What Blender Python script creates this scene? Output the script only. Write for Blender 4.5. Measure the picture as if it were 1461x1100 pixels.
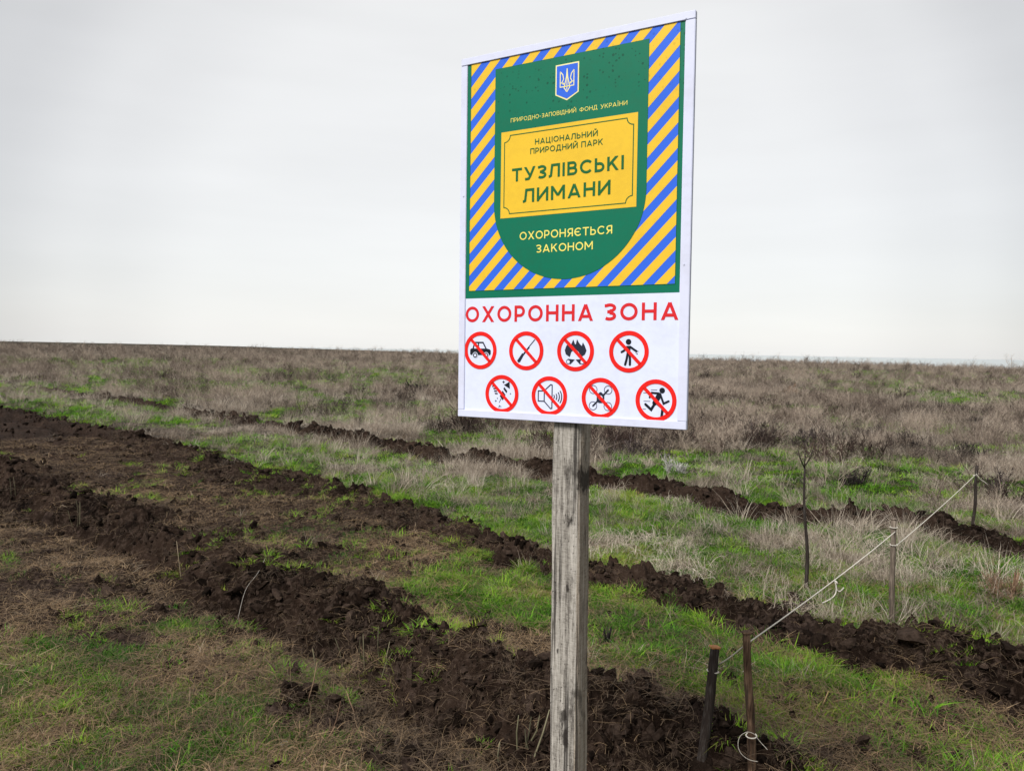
import bpy, bmesh, math, random
import numpy as np
from mathutils import Vector, Matrix

for o in list(bpy.data.objects):
    bpy.data.objects.remove(o, do_unlink=True)
scene = bpy.context.scene
COL = scene.collection
R = math.radians

# ------------------------------------------------------------------ camera
CAM_H = 1.55
FPX, CX, CY = 1063.0, 730.5, 550.0           # focal length and centre in photo pixels
PITCH, ROLL = R(2.66), R(1.0)
cam = bpy.data.objects.new('camera', bpy.data.cameras.new('camera'))
COL.objects.link(cam)
CROT = Matrix.Rotation(math.pi / 2 - PITCH, 3, 'X') @ Matrix.Rotation(ROLL, 3, 'Z')
cam.matrix_world = Matrix.Translation((0, 0, CAM_H)) @ CROT.to_4x4()
cam.data.sensor_width = 36.0
cam.data.lens = FPX / 1461.0 * 36.0
cam.data.clip_start = 0.05
cam.data.clip_end = 80000
scene.camera = cam

# ------------------------------------------------------------------ sky and sun
SUN_DIR = Vector((-0.42, -0.50, 0.76)).normalized()
EXPOSURE = 1.78
scene.view_settings.view_transform = 'Standard'
scene.view_settings.look = 'None'
scene.view_settings.gamma = 1.0
scene.view_settings.use_curve_mapping = False
scene.view_settings.exposure = EXPOSURE
cy = scene.cycles
cy.max_bounces = 4; cy.diffuse_bounces = 2; cy.glossy_bounces = 2; cy.transmission_bounces = 2; cy.transparent_max_bounces = 4
cy.caustics_reflective = False; cy.caustics_refractive = False

world = bpy.data.worlds.new('World')
scene.world = world
world.use_nodes = True
wn, wl = world.node_tree.nodes, world.node_tree.links
wn.clear()
w_out = wn.new('ShaderNodeOutputWorld')
w_bg = wn.new('ShaderNodeBackground')
w_bg.inputs['Strength'].default_value = 0.1
w_sky = wn.new('ShaderNodeTexSky')
w_sky.sky_type = 'NISHITA'
w_sky.sun_disc = False
w_sky.sun_elevation = math.asin(SUN_DIR.z)
w_sky.sun_rotation = math.atan2(SUN_DIR.x, SUN_DIR.y)
w_tc = wn.new('ShaderNodeTexCoord')
w_dot = wn.new('ShaderNodeVectorMath'); w_dot.operation = 'DOT_PRODUCT'
wl.new(w_tc.outputs['Generated'], w_dot.inputs[0])
_el, _az = R(3.0), R(0.5)
w_dot.inputs[1].default_value = (math.sin(_az) * math.cos(_el), math.cos(_az) * math.cos(_el), math.sin(_el))
w_ac = wn.new('ShaderNodeMath'); w_ac.operation = 'ARCCOSINE'
wl.new(w_dot.outputs['Value'], w_ac.inputs[0])
w_ns = wn.new('ShaderNodeTexNoise')
w_ns.inputs['Scale'].default_value = 2.2
w_ns.inputs['Detail'].default_value = 4
w_map = wn.new('ShaderNodeMapping'); w_map.inputs['Scale'].default_value = (1, 1, 3.5)
wl.new(w_tc.outputs['Generated'], w_map.inputs['Vector'])
wl.new(w_map.outputs['Vector'], w_ns.inputs['Vector'])
w_add = wn.new('ShaderNodeMath'); w_add.operation = 'MULTIPLY_ADD'
wl.new(w_ns.outputs['Fac'], w_add.inputs[0]); w_add.inputs[1].default_value = 0.05
wl.new(w_ac.outputs['Value'], w_add.inputs[2])
w_ramp = wn.new('ShaderNodeValToRGB')
w_ramp.color_ramp.interpolation = 'EASE'
els = w_ramp.color_ramp.elements
SKY = 0.262
els[0].position = 0.0
els[1].position = 1.0
for e, k in zip([els[0], els.new(.42), els.new(.55), els.new(.66), els.new(.80), els[-1]], (1.0, .97, .88, .74, .60, .50)):
    e.color = (SKY * k * 1.005, SKY * k, SKY * k * (.985 + .03 * (1 - k)), 1)
wl.new(w_add.outputs['Value'], w_ramp.inputs['Fac'])
w_mul = wn.new('ShaderNodeVectorMath'); w_mul.operation = 'SCALE'
w_mul.inputs['Scale'].default_value = 10.0
wl.new(w_ramp.outputs['Color'], w_mul.inputs[0])
w_mix = wn.new('ShaderNodeMixRGB'); w_mix.inputs['Fac'].default_value = 0.05
wl.new(w_mul.outputs['Vector'], w_mix.inputs['Color1'])
wl.new(w_sky.outputs['Color'], w_mix.inputs['Color2'])
w_cl = wn.new('ShaderNodeTexNoise'); w_cl.inputs['Scale'].default_value = 3.2; w_cl.inputs['Detail'].default_value = 5
w_m2 = wn.new('ShaderNodeMapping'); w_m2.inputs['Scale'].default_value = (1, 1, 6)
wl.new(w_tc.outputs['Generated'], w_m2.inputs['Vector']); wl.new(w_m2.outputs['Vector'], w_cl.inputs['Vector'])
w_cr = wn.new('ShaderNodeMapRange'); w_cr.inputs['To Min'].default_value = .975; w_cr.inputs['To Max'].default_value = 1.02
w_cr.inputs['From Min'].default_value = .3; w_cr.inputs['From Max'].default_value = .7
wl.new(w_cl.outputs['Fac'], w_cr.inputs['Value'])
w_s2 = wn.new('ShaderNodeVectorMath'); w_s2.operation = 'SCALE'
wl.new(w_mix.outputs['Color'], w_s2.inputs[0]); wl.new(w_cr.outputs['Result'], w_s2.inputs['Scale'])
wl.new(w_s2.outputs['Vector'], w_bg.inputs['Color'])
wl.new(w_bg.outputs['Background'], w_out.inputs['Surface'])

sun = bpy.data.objects.new('sun', bpy.data.lights.new('sun', 'SUN'))
COL.objects.link(sun)
sun.data.energy = 1.4
sun.data.angle = R(22)
sun.data.color = (1.0, 0.975, 0.94)
sun.location = (-4, -5, 8)
sun.rotation_euler = SUN_DIR.to_track_quat('Z', 'Y').to_euler()

# ------------------------------------------------------------------ helpers
def srgb(r, g, b, k=1.0):
    def f(c):
        c /= 255.0
        return (c / 12.92 if c <= 0.04045 else ((c + 0.055) / 1.055) ** 2.4) * k
    return (f(r), f(g), f(b), 1)

def tag(o, label=None, cat=None, group=None, kind=None):
    if label: o['label'] = label
    if cat: o['category'] = cat
    if group: o['group'] = group
    if kind: o['kind'] = kind
    return o

def mesh_obj(name, verts, faces, mat, parent=None, smooth=False):
    me = bpy.data.meshes.new(name)
    me.from_pydata([tuple(v) for v in verts], [], faces)
    if mat is not None:
        for m in (mat if isinstance(mat, (list, tuple)) else [mat]):
            me.materials.append(m)
    if smooth:
        me.polygons.foreach_set('use_smooth', [True] * len(me.polygons))
    me.update()
    o = bpy.data.objects.new(name, me)
    COL.objects.link(o)
    if parent: o.parent = parent
    return o

def empty(name, loc=(0, 0, 0)):
    o = bpy.data.objects.new(name, None)
    o.empty_display_size = 0.1
    COL.objects.link(o)
    o.location = loc
    return o

# photo pixel -> ray, ground point
_C = np.array(CROT)
def ray(px, py):
    return _C @ np.array([(px - CX) / FPX, -(py - CY) / FPX, -1.0])
def at_z(px, py, z=0.0):
    d = ray(px, py); k = (z - CAM_H) / d[2]
    return np.array([d[0] * k, d[1] * k])
def at_y(px, py, Y):
    d = ray(px, py); k = Y / d[1]
    return Vector((d[0] * k, Y, CAM_H + d[2] * k))

# ------------------------------------------------------------------ numpy noise
def _h(ix, iy, seed):
    n = (ix.astype(np.int64) * 374761393 + iy.astype(np.int64) * 668265263 + seed * 974634777) & 0xFFFFFFFF
    n = ((n ^ (n >> 13)) * 1274126177) & 0xFFFFFFFF
    n = ((n ^ (n >> 16)) * 2246822519) & 0xFFFFFFFF
    n = n ^ (n >> 15)
    return (n & 0xFFFFFF) / float(0xFFFFFF)
def vnoise(x, y, seed=0):
    xi, yi = np.floor(x), np.floor(y)
    fx, fy = x - xi, y - yi
    fx = fx * fx * (3 - 2 * fx); fy = fy * fy * (3 - 2 * fy)
    xi = xi.astype(np.int64); yi = yi.astype(np.int64)
    a = _h(xi, yi, seed); b = _h(xi + 1, yi, seed); c = _h(xi, yi + 1, seed); d = _h(xi + 1, yi + 1, seed)
    return (a * (1 - fx) + b * fx) * (1 - fy) + (c * (1 - fx) + d * fx) * fy
def fbm(x, y, seed=0, octv=4):
    s, a, t = 0.0, 0.5, 0.0
    for k in range(octv):
        s = s + a * vnoise(x, y, seed + 17 * k); t += a
        x, y = x * 2.03 + 5.1, y * 2.03 - 3.7; a *= 0.5
    return s / t
def cells(x, y, seed=0):
    """distance to the nearest and second nearest cell point, and the nearest cell's random value"""
    xi = np.floor(x).astype(np.int64); yi = np.floor(y).astype(np.int64)
    d1 = np.full(x.shape, 9.0); d2 = np.full(x.shape, 9.0); rv = np.zeros(x.shape); tl = np.zeros(x.shape)
    for i in (-1, 0, 1):
        for j in (-1, 0, 1):
            cx, cy = xi + i, yi + j
            px = cx + _h(cx, cy, seed); py = cy + _h(cx, cy, seed + 1)
            d = np.hypot(px - x, py - y)
            nearer = d < d1
            d2 = np.where(nearer, d1, np.minimum(d2, d))
            rv = np.where(nearer, _h(cx, cy, seed + 2), rv)
            tl = np.where(nearer, (x - px) * (_h(cx, cy, seed + 3) - .5) + (y - py) * (_h(cx, cy, seed + 4) - .5), tl)
            d1 = np.where(nearer, d, d1)
    return d1, d2, rv, tl
def sstep(a, b, x):
    t = np.clip((x - a) / (b - a), 0, 1)
    return t * t * (3 - 2 * t)

# ------------------------------------------------------------------ layout of the field
TX, TY = 0.736, -0.677          # along the furrows
NX, NY = 0.677, 0.736           # across them, away from the camera
def st(x, y): return x * NX + y * NY, x * TX + y * TY

def furrow_line(pts, z):
    g = [at_z(px, py, z) for px, py in pts]
    a = sorted((p[0] * TX + p[1] * TY, p[0] * NX + p[1] * NY) for p in g)
    return np.array([q[0] for q in a]), np.array([q[1] for q in a])
F3 = furrow_line([(0, 541), (85, 552), (180, 563), (300, 583), (420, 600), (560, 622), (640, 637), (780, 655), (870, 672),
                  (1000, 690), (1100, 708), (1200, 716), (1280, 718), (1380, 740), (1461, 754)], 0.17)
F2 = furrow_line([(0, 578), (150, 606), (300, 643), (420, 677), (560, 706), (640, 733), (760, 768), (850, 788),
                  (1000, 826), (1130, 856), (1270, 890), (1461, 930)], 0.13)
F1 = furrow_line([(0, 643), (100, 690), (200, 717), (300, 752), (400, 790), (480, 812), (560, 842), (640, 885),
                  (720, 920), (780, 945), (860, 965), (960, 990), (1080, 1030), (1180, 1075)], 0.14)

# patches of green, given by the place on the ground: x, y, half sizes, strength
GREEN = []
for px, py, rx, ry, s in [
        (150, 985, 1.1, .70, 1), (60, 1060, .9, .5, 1), (400, 1085, .5, .3, .8), (270, 900, .45, .3, .6), (100, 865, .35, .25, .5),
        (930, 905, .70, .55, 1), (890, 865, .5, .4, .9), (985, 960, .35, .28, 1),
        (690, 830, .70, .55, 1), (745, 870, .35, .35, 1), (640, 790, .4, .3, .6), (560, 760, .5, .35, .5),
        (1250, 1010, 1.0, .50, 1), (1400, 1065, .6, .4, 1), (1120, 1000, .4, .3, 1), (1110, 930, .45, .35, .7), (1330, 960, .5, .25, 1),
        (1345, 872, .5, .3, 1), (1100, 805, .8, .5, .9), (1020, 770, .6, .5, .9), (1390, 810, .8, .6, .9), (930, 745, .8, .5, .6),
        (730, 700, .9, .6, 1), (690, 745, .6, .3, 1), (600, 690, .7, .45, .8), (400, 650, .9, .5, .8), (60, 575, 2.2, .8, 1),
        (150, 582, 1.5, .7, 1), (240, 602, 1.1, .6, 1), (360, 625, 1.0, .5, .9), (880, 720, .7, .5, .7),
        (1250, 690, 1.5, 1.1, 1), (1400, 695, 1.2, 1.0, 1), (1130, 655, 1.2, 1.0, .7), (1000, 660, 1.0, .8, .5),
        (680, 620, 1.2, 1.0, .9), (560, 592, 1.6, 1.0, .8), (500, 536, 4, 2.2, 1), (420, 532, 4, 2.2, 1), (590, 545, 3, 1.8, .9),
        (1040, 577, 1.6, 1.2, 1), (1130, 582, 1.4, 1.1, 1), (1390, 620, 1.4, .9, 1), (1440, 645, 1.4, .9, 1), (1210, 560, 2, 1.5, .6),
        (330, 560, 1.6, 1.0, .8), (180, 545, 2, 1.2, .7), (15, 552, 1.6, 1.0, 1), (1180, 640, .9, .6, .9), (640, 580, 1.5, 1.0, .6)]:
    g = at_z(px, py)
    if py < 600: rx, ry = rx * 1.4, ry * (2.6 if py < 560 else 1.6)
    GREEN.append((g[0], g[1], rx, ry, s))

BARE = []
for px, py, bw, bh in [(30, 845, .5, .3), (150, 905, .35, .12), (190, 915, .3, .12), (330, 915, .3, .12), (620, 1075, .5, .18), (170, 1082, .10, .08), (340, 975, .3, .1), (240, 965, .2, .08), (930, 1000, .3, .12), (1170, 893, .55, .14), (1085, 858, .35, .14), (1120, 1075, .35, .12), (480, 1035, .35, .12), (700, 1085, .3, .12), (1320, 850, .15, .06)]:
    g = at_z(px, py); BARE.append((g[0], g[1], bw, bh))
def field(x, y):
    """soil, green, dry weights and furrow coordinates for points on the ground"""
    s, t = st(x, y)
    wob = .16 * (fbm(t * 1.4, s * .5, 7, 3) - .5)
    q1 = s - np.interp(t, *F1) + wob; q2 = s - np.interp(t, *F2) + wob; q3 = s - np.interp(t, *F3) + wob
    n = fbm(x * 2.6, y * 2.6, 3) - .5
    n2 = fbm(x * .9, y * .9, 11) - .5
    n3 = fbm(x * 6.5, y * 6.5, 23, 3) - .5
    n4 = fbm(x * 1.5 + 9, y * 1.5 - 4, 29, 3) - .5
    end1 = 1 - sstep(-1.15, -.85, t + .3 * n)
    b3 = sstep(.38 - .10 * sstep(-8, -13, t), .20 - .06 * sstep(-8, -13, t), np.abs(q3 + .08) + .6 * n + .35 * n3) * sstep(-32, -26, t)
    m2 = sstep(-1.6, -.9, t)
    w2 = .34 + .18 * sstep(-4, -7, t) + .24 * m2
    b2 = sstep(w2, w2 - .20, np.abs(q2 + .12 + .04 * m2) + .9 * n + .8 * n3 + (.7 - .6 * m2) * np.maximum(n4, 0))
    b1 = sstep(.66, .34, np.abs(q1 + .27) + .9 * n + .8 * n3 + .25 * np.maximum(n4, 0)) * end1
    zoneC = sstep(-.1, .1, q1) * sstep(.1, -.2, q2)
    tilled = zoneC * sstep(-3.4, -5.2, t + 2.2 * n2) * np.clip(.80 + 2.0 * n + .8 * n3, 0, 1)
    tilled = np.maximum(tilled, zoneC * .8 * sstep(.05, .16, n4 + .4 * n3))
    margin = sstep(-2.4, -1.5, q1 + 1.2 * n2) * sstep(-.3, -.6, q1) * end1 * np.clip(.55 + 2.4 * n + 1.4 * n2 + n3, 0, 1)
    bare = sstep(1.0, .1, np.hypot((x + 2.9) / 1.5, (y - 4.4) / .8)) * np.clip(.85 + 2.4 * n + n3, 0, 1)
    for bx, by, bw, bh in BARE:
        bare = np.maximum(bare, sstep(1.0, .6, np.hypot((x - bx) / bw, (y - by) / bh) + 1.2 * n + .6 * n3))
    pile = sstep(1.0, .75, np.hypot((x - .85) / .55, (y - 2.72) / .38) + .8 * n)
    soil = np.maximum.reduce([b1, b2, b3, .8 * tilled, .75 * margin, .85 * bare, pile])
    g = np.zeros_like(x)
    for gx, gy, rx, ry, k in GREEN:
        g = np.maximum(g, k * sstep(1.25, .55, np.hypot((x - gx) / rx, (y - gy) / ry) + .9 * n + .5 * n3))
    r = np.hypot(x, y)
    far = sstep(8, 14, r)
    gn = fbm(x * .42 + 40, y * .30, 31, 3)
    gn = gn + .45 * (vnoise(x * .10 + 3, y * .055, 37) - .42) * sstep(12, 30, r)
    g = np.maximum(g, .95 * sstep(.470, .545, gn + .3 * n + .03 * sstep(16, 9, r) - .05 * sstep(14, 26, r)) * (1 - .5 * sstep(50, 140, r)) * sstep(-.2, .3, q2))
    g = np.maximum(g, .45 * sstep(-.3, -.8, q1) * np.clip(.6 + 2 * n + 2 * n2, 0, 1) * sstep(4.6, 3.6, y + x * .3))
    g = g * np.where(q2 > 0, np.clip(.84 + 2.2 * n3 + 1.8 * n4, .12, 1), np.clip(np.where(q1 < -.7, .98, .84) + 2.2 * n3 + 1.6 * n4, .1, 1))
    g = sstep(.28, .55, g)
    g = g * (1 - .92 * zoneC * sstep(-4.4, -5.4, t + n2))
    # the strip nearest the viewer is turf all the way
    g = np.maximum(g, .75 * sstep(2.7, 2.2, y) * (1 - margin))
    g = g * (1 - np.clip(1.15 * soil, 0, 1))
    return dict(soil=soil, green=g, q1=q1, q2=q2, q3=q3, t=t, s=s, n=n, n2=n2, b1=b1, b2=b2, b3=b3,
                tilled=tilled, margin=margin, n3=n3, n4=n4, zoneC=zoneC, bare=bare, r=r, end1=end1, pile=pile)

_az_k = np.radians([-60, -34.5, -18, -4, 14, 34.5, 60])
_rl_k = np.array([2200, 1700, 620, 290, 212, 150, 130.])
def land_radius(x, y):
    return np.interp(np.arctan2(x, y), _az_k, _rl_k)

def height(x, y, f=None):
    if f is None: f = field(x, y)
    r = f['r']; t, s = f['t'], f['s']
    z = .05 * (fbm(x * .7, y * .7, 41) - .5) + .022 * (fbm(x * 4, y * 4, 43, 3) - .5) * sstep(40, 15, r)
    z += .25 * (fbm(x * .05, y * .05, 47) - .5) * sstep(12, 40, r)
    z += 2.2 * sstep(60, 900, r) * sstep(.0, -.6, np.arctan2(x, y))
    lump = fbm(t * 2.2, s * 2.2, 51, 3)
    # ridges of thrown-up earth with the trench on the near side
    def ridge(q, h, w, off, tr, tw, toff):
        return h * np.exp(-((q - off) / w) ** 2) * (.05 + 1.9 * lump) - tr * np.exp(-((q - toff) / tw) ** 2)
    m2 = sstep(-1.6, -.8, t)
    z += ridge(f['q3'], .11, .17, 0, .07, .18, -.36) * np.clip(f['b3'] * 1.2 + .1, 0, 1)
    z += ridge(f['q2'], .07 + .07 * m2, .20 + .08 * m2, -.04 - .06 * m2, .06, .18, -.42) * np.clip(f['b2'] + .25, 0, 1)
    z += ridge(f['q1'], .085, .20, -.06, .19, .17, -.50) * f['end1'] * (.55 + .9 * np.clip(f['b1'], 0, 1)) / 1.3
    # broken clods: rounded cells of several sizes, only in turned soil
    near = r < 26
    soil = f['soil']
    deep = np.clip(np.maximum.reduce([f['b1'], f['b2'], f['b3']]) + .5 * f['tilled'] + .4 * f['margin'] + .25 * f['bare'], 0, 1)
    for sc, amp, sd in ((4.6, .058, 61), (9., .050, 71), (18., .030, 81), (38., .014, 87)):
        wx = x + .05 * (vnoise(x * 9, y * 9, sd + 5) - .5); wy = y + .05 * (vnoise(x * 9, y * 9, sd + 6) - .5)
        d1, d2, rv, tl = cells(wx * sc, wy * sc, sd)
        plate = sstep(.0, .34, d2 - d1) * (.10 + .9 * rv ** 1.5 + 1.2 * tl) * np.where(rv > .45, 1, .3)
        z += near * amp * deep * (plate - .25 + .16 * (vnoise(wx * sc * 3, wy * sc * 3, sd + 9) - .5))
    z += near * .012 * soil * (fbm(x * 30, y * 30, 91, 3) - .5)
    # the land ends in a bluff above the sea
    z -= 14 * sstep(1.0, 1.08, r / land_radius(x, y))
    return z

def hz(x, y):
    return float(height(np.array([x], float), np.array([y], float))[0])
def ground_px(px, py):
    """the spot on the real terrain that is seen at this photo pixel"""
    z = 0.0
    for _ in range(6):
        g = at_z(px, py, z); z = .5 * z + .5 * hz(g[0], g[1])
    return Vector((g[0], g[1], hz(g[0], g[1])))

# ------------------------------------------------------------------ materials
class NT:
    def __init__(self, name):
        self.m = bpy.data.materials.new(name); self.m.use_nodes = True
        self.t = self.m.node_tree; self.n = self.t.nodes; self.n.clear()
        self.out = self.n.new('ShaderNodeOutputMaterial')
    def add(self, typ, **kw):
        nd = self.n.new(typ)
        for k, v in kw.items():
            if hasattr(nd, k) and not k.startswith('i_'): setattr(nd, k, v)
        return nd
    def link(self, a, b): self.t.links.new(a, b)
    def noise(self, vec, scale, detail=4, rough=.55):
        nd = self.n.new('ShaderNodeTexNoise'); nd.inputs['Scale'].default_value = scale
        nd.inputs['Detail'].default_value = detail; nd.inputs['Roughness'].default_value = rough
        if vec is not None: self.link(vec, nd.inputs['Vector'])
        return nd.outputs['Fac']
    def mix(self, fac, a, b, mode='MIX'):
        nd = self.n.new('ShaderNodeMixRGB'); nd.blend_type = mode
        for sock, v in ((nd.inputs['Fac'], fac), (nd.inputs['Color1'], a), (nd.inputs['Color2'], b)):
            if isinstance(v, (int, float, tuple)): sock.default_value = v
            else: self.link(v, sock)
        return nd.outputs['Color']
    def ramp(self, fac, stops, interp='LINEAR'):
        nd = self.n.new('ShaderNodeValToRGB'); nd.color_ramp.interpolation = interp
        e = nd.color_ramp.elements
        e[0].position, e[0].color = stops[0]; e[1].position, e[1].color = stops[-1]
        for p, c in stops[1:-1]:
            k = e.new(p); k.color = c
        self.link(fac, nd.inputs['Fac'])
        return nd.outputs['Color']
    def math(self, op, a, b=0.0, clamp=False):
        nd = self.n.new('ShaderNodeMath'); nd.operation = op; nd.use_clamp = clamp
        for sock, v in ((nd.inputs[0], a), (nd.inputs[1], b)):
            if isinstance(v, (int, float)): sock.default_value = v
            else: self.link(v, sock)
        return nd.outputs['Value']
    def bump(self, h, strength=.5, dist=.01):
        nd = self.n.new('ShaderNodeBump'); nd.inputs['Strength'].default_value = strength
        nd.inputs['Distance'].default_value = dist; self.link(h, nd.inputs['Height'])
        return nd.outputs['Normal']
    def bsdf(self, col, rough=.8, spec=.3, normal=None):
        b = self.n.new('ShaderNodeBsdfPrincipled')
        if isinstance(col, tuple): b.inputs['Base Color'].default_value = col
        else: self.link(col, b.inputs['Base Color'])
        if isinstance(rough, (int, float)): b.inputs['Roughness'].default_value = rough
        else: self.link(rough, b.inputs['Roughness'])
        b.inputs['Specular IOR Level'].default_value = spec
        if normal is not None: self.link(normal, b.inputs['Normal'])
        self.link(b.outputs['BSDF'], self.out.inputs['Surface'])
        return b
    def attr(self, name, typ='GEOMETRY'):
        a = self.n.new('ShaderNodeAttribute'); a.attribute_name = name; a.attribute_type = typ
        return a.outputs['Fac']
    def obj(self):
        return self.n.new('ShaderNodeTexCoord').outputs['Object']

def L(r, g, b): return (r, g, b, 1)

def mat_ground():
    k = NT('ground_earth'); pos = k.add('ShaderNodeNewGeometry').outputs['Position']
    n1 = k.noise(pos, 3.0, 6, .65); n2 = k.noise(pos, 24, 5, .65); n3 = k.noise(pos, 110, 3, .6)
    soil = k.ramp(n1, [(.30, L(.0035, .0022, .0016)), (.50, L(.0125, .0076, .0052)), (.72, L(.036, .0225, .0158))])
    big = k.noise(pos, 1.1, 4, .6)
    soil = k.mix(k.ramp(big, [(.44, L(0, 0, 0)), (.64, L(.8, .8, .8))]), soil, L(.044, .0285, .0205))
    soil = k.mix(k.ramp(n2, [(.50, L(0, 0, 0)), (.72, L(1, 1, 1))]), soil, L(.068, .047, .036))
    dry = k.ramp(n2, [(.25, L(.022, .017, .013)), (.5, L(.060, .049, .040)), (.78, L(.16, .135, .11))])
    green = k.ramp(n2, [(.28, L(.008, .012, .004)), (.55, L(.022, .034, .008)), (.8, L(.06, .062, .022))])
    c = k.mix(k.attr('green'), dry, green)
    sm = k.math('ADD', k.attr('soil'), k.math('MULTIPLY', k.math('SUBTRACT', n2, .5), .7))
    sm = k.ramp(sm, [(.12, L(0, 0, 0)), (.42, L(1, 1, 1))])
    bare = k.ramp(n2, [(.32, L(.012, .008, .0062)), (.5, L(.032, .0215, .017)), (.72, L(.080, .056, .045))])
    soil = k.mix(k.attr('bare'), soil, bare)
    c = k.mix(sm, c, soil)
    hsum = k.math('ADD', k.math('MULTIPLY', n2, .6), k.math('MULTIPLY', n3, .4))
    k.bsdf(c, .97, .04, k.bump(hsum, 1.0, .04))
    return k.m

def mat_blade(name, stops, trans=.3, rough=.6):
    """blades and stems: colour by plant (instancer 'tint') and by blade ('bl')"""
    k = NT(name)
    f = k.math('ADD', k.math('MULTIPLY', k.attr('tint', 'INSTANCER'), .62), k.math('MULTIPLY', k.attr('bl'), .38))
    c = k.ramp(f, stops)
    b = k.bsdf(c, rough, .25)
    if trans > 0:
        tr = k.n.new('ShaderNodeBsdfTranslucent'); k.link(c, tr.inputs['Color'])
        mx = k.n.new('ShaderNodeMixShader'); mx.inputs['Fac'].default_value = trans
        k.link(b.outputs['BSDF'], mx.inputs[1]); k.link(tr.outputs['BSDF'], mx.inputs[2])
        k.link(mx.outputs['Shader'], k.out.inputs['Surface'])
    return k.m

def mat_clod():
    k = NT('dark_clod_earth')
    oi = k.n.new('ShaderNodeObjectInfo').outputs['Random']
    pos = k.add('ShaderNodeNewGeometry').outputs['Position']
    n = k.noise(pos, 38, 5, .7); n3 = k.noise(pos, 140, 3, .6)
    c = k.ramp(k.math('ADD', k.math('MULTIPLY', oi, .4), k.math('MULTIPLY', n, .6)),
               [(.28, L(.005, .0033, .0024)), (.5, L(.016, .0105, .0076)), (.8, L(.062, .043, .033))])
    k.bsdf(c, .97, .04, k.bump(k.math('ADD', n, k.math('MULTIPLY', n3, .5)), .8, .012))
    return k.m

def mat_paint(name, col, rough=.45, spec=.15, drops=0.0):
    rough, spec = .38, .2
    k = NT(name); pos = k.obj()
    n = k.noise(pos, 7, 4); n2 = k.noise(pos, 60, 3)
    dirt = k.math('ADD', k.math('MULTIPLY', n, .6), k.math('MULTIPLY', n2, .4))
    c = k.mix(k.ramp(dirt, [(.45, L(0, 0, 0)), (.75, L(.42, .42, .42))]), col, (.70 * col[0] + .01, .68 * col[1] + .008, .62 * col[2] + .005, 1))
    if drops > 0:      # dried rain specks, thick at the top of the board
        v = k.n.new('ShaderNodeTexVoronoi'); v.feature = 'F1'; v.inputs['Scale'].default_value = 115
        k.link(pos, v.inputs['Vector'])
        v2 = k.n.new('ShaderNodeSeparateColor'); k.link(v.outputs['Color'], v2.inputs['Color'])
        size = k.math('MULTIPLY', k.math('SUBTRACT', v2.outputs[0], .45, True), .75)
        spot = k.math('LESS_THAN', v.outputs['Distance'], size)
        patch = k.ramp(k.noise(pos, 5, 2), [(.38, L(0, 0, 0)), (.52, L(1, 1, 1))])
        sx = k.n.new('ShaderNodeSeparateXYZ'); k.link(pos, sx.inputs['Vector'])
        top = k.ramp(sx.outputs['Y'], [(.74, L(0, 0, 0)), (.86, L(1, 1, 1))])
        m = k.math('MULTIPLY', k.math('MULTIPLY', spot, patch), k.math('MULTIPLY', top, drops))
        c = k.mix(m, c, tuple(.42 * v for v in col[:3]) + (1,))
    k.bsdf(c, k.math('ADD', rough, k.math('MULTIPLY', n2, .15)), spec, k.bump(k.noise(pos, 2.5, 2), .25, .02))
    return k.m

def mat_wood(name, stops, scale=1.0, crack=.6, blotch=None):
    k = NT(name); o = k.obj()
    mp = k.n.new('ShaderNodeMapping'); mp.inputs['Scale'].default_value = (1, 1, .045); k.link(o, mp.inputs['Vector'])
    g = k.noise(mp.outputs['Vector'], 130 * scale, 6, .65)
    mp2 = k.n.new('ShaderNodeMapping'); mp2.inputs['Scale'].default_value = (1, 1, .02); k.link(o, mp2.inputs['Vector'])
    cr = k.noise(mp2.outputs['Vector'], 60 * scale, 3, .5)
    big = k.noise(o, 5 * scale, 4, .6)
    c = k.ramp(k.math('ADD', k.math('MULTIPLY', g, .65), k.math('MULTIPLY', big, .35)), stops)
    line = k.ramp(cr, [(.33, L(1, 1, 1)), (.385, L(0, 0, 0))])
    c = k.mix(k.math('MULTIPLY', line, crack), c, L(.030, .026, .023))
    speck = k.ramp(k.noise(o, 85 * scale, 3, .7), [(.66, L(0, 0, 0)), (.74, L(1, 1, 1))])
    c = k.mix(k.math('MULTIPLY', speck, .45), c, L(.05, .044, .04))
    if blotch:
        bl = k.ramp(k.noise(o, 9, 4, .6), [(.56, L(0, 0, 0)), (.70, L(1, 1, 1))])
        c = k.mix(k.math('MULTIPLY', bl, .75), c, blotch)
    h = k.math('SUBTRACT', g, k.math('MULTIPLY', line, .9))
    k.bsdf(c, .85, .2, k.bump(h, .7, .004))
    return k.m

def mat_simple(name, col, rough=.7, spec=.2, var=.25, scale=30):
    k = NT(name); n = k.noise(k.obj(), scale, 4, .6)
    d = tuple((1 - var) * v for v in col[:3]) + (1,)
    h = tuple(min(1, (1 + var * .6) * v) for v in col[:3]) + (1,)
    k.bsdf(k.ramp(n, [(.3, d), (.7, h)]), rough, spec, k.bump(n, .3, .003))
    return k.m

def mat_sea():
    k = NT('sea_water'); pos = k.add('ShaderNodeNewGeometry').outputs['Position']
    mp = k.n.new('ShaderNodeMapping'); mp.inputs['Scale'].default_value = (.03, .1, .1); k.link(pos, mp.inputs['Vector'])
    k.bsdf(L(.37, .405, .405), .35, .5, k.bump(k.noise(mp.outputs['Vector'], 1.0, 3), .15, .3))
    return k.m

M_GROUND = mat_ground()
M_CLOD = mat_clod()
M_SEA = mat_sea()

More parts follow.
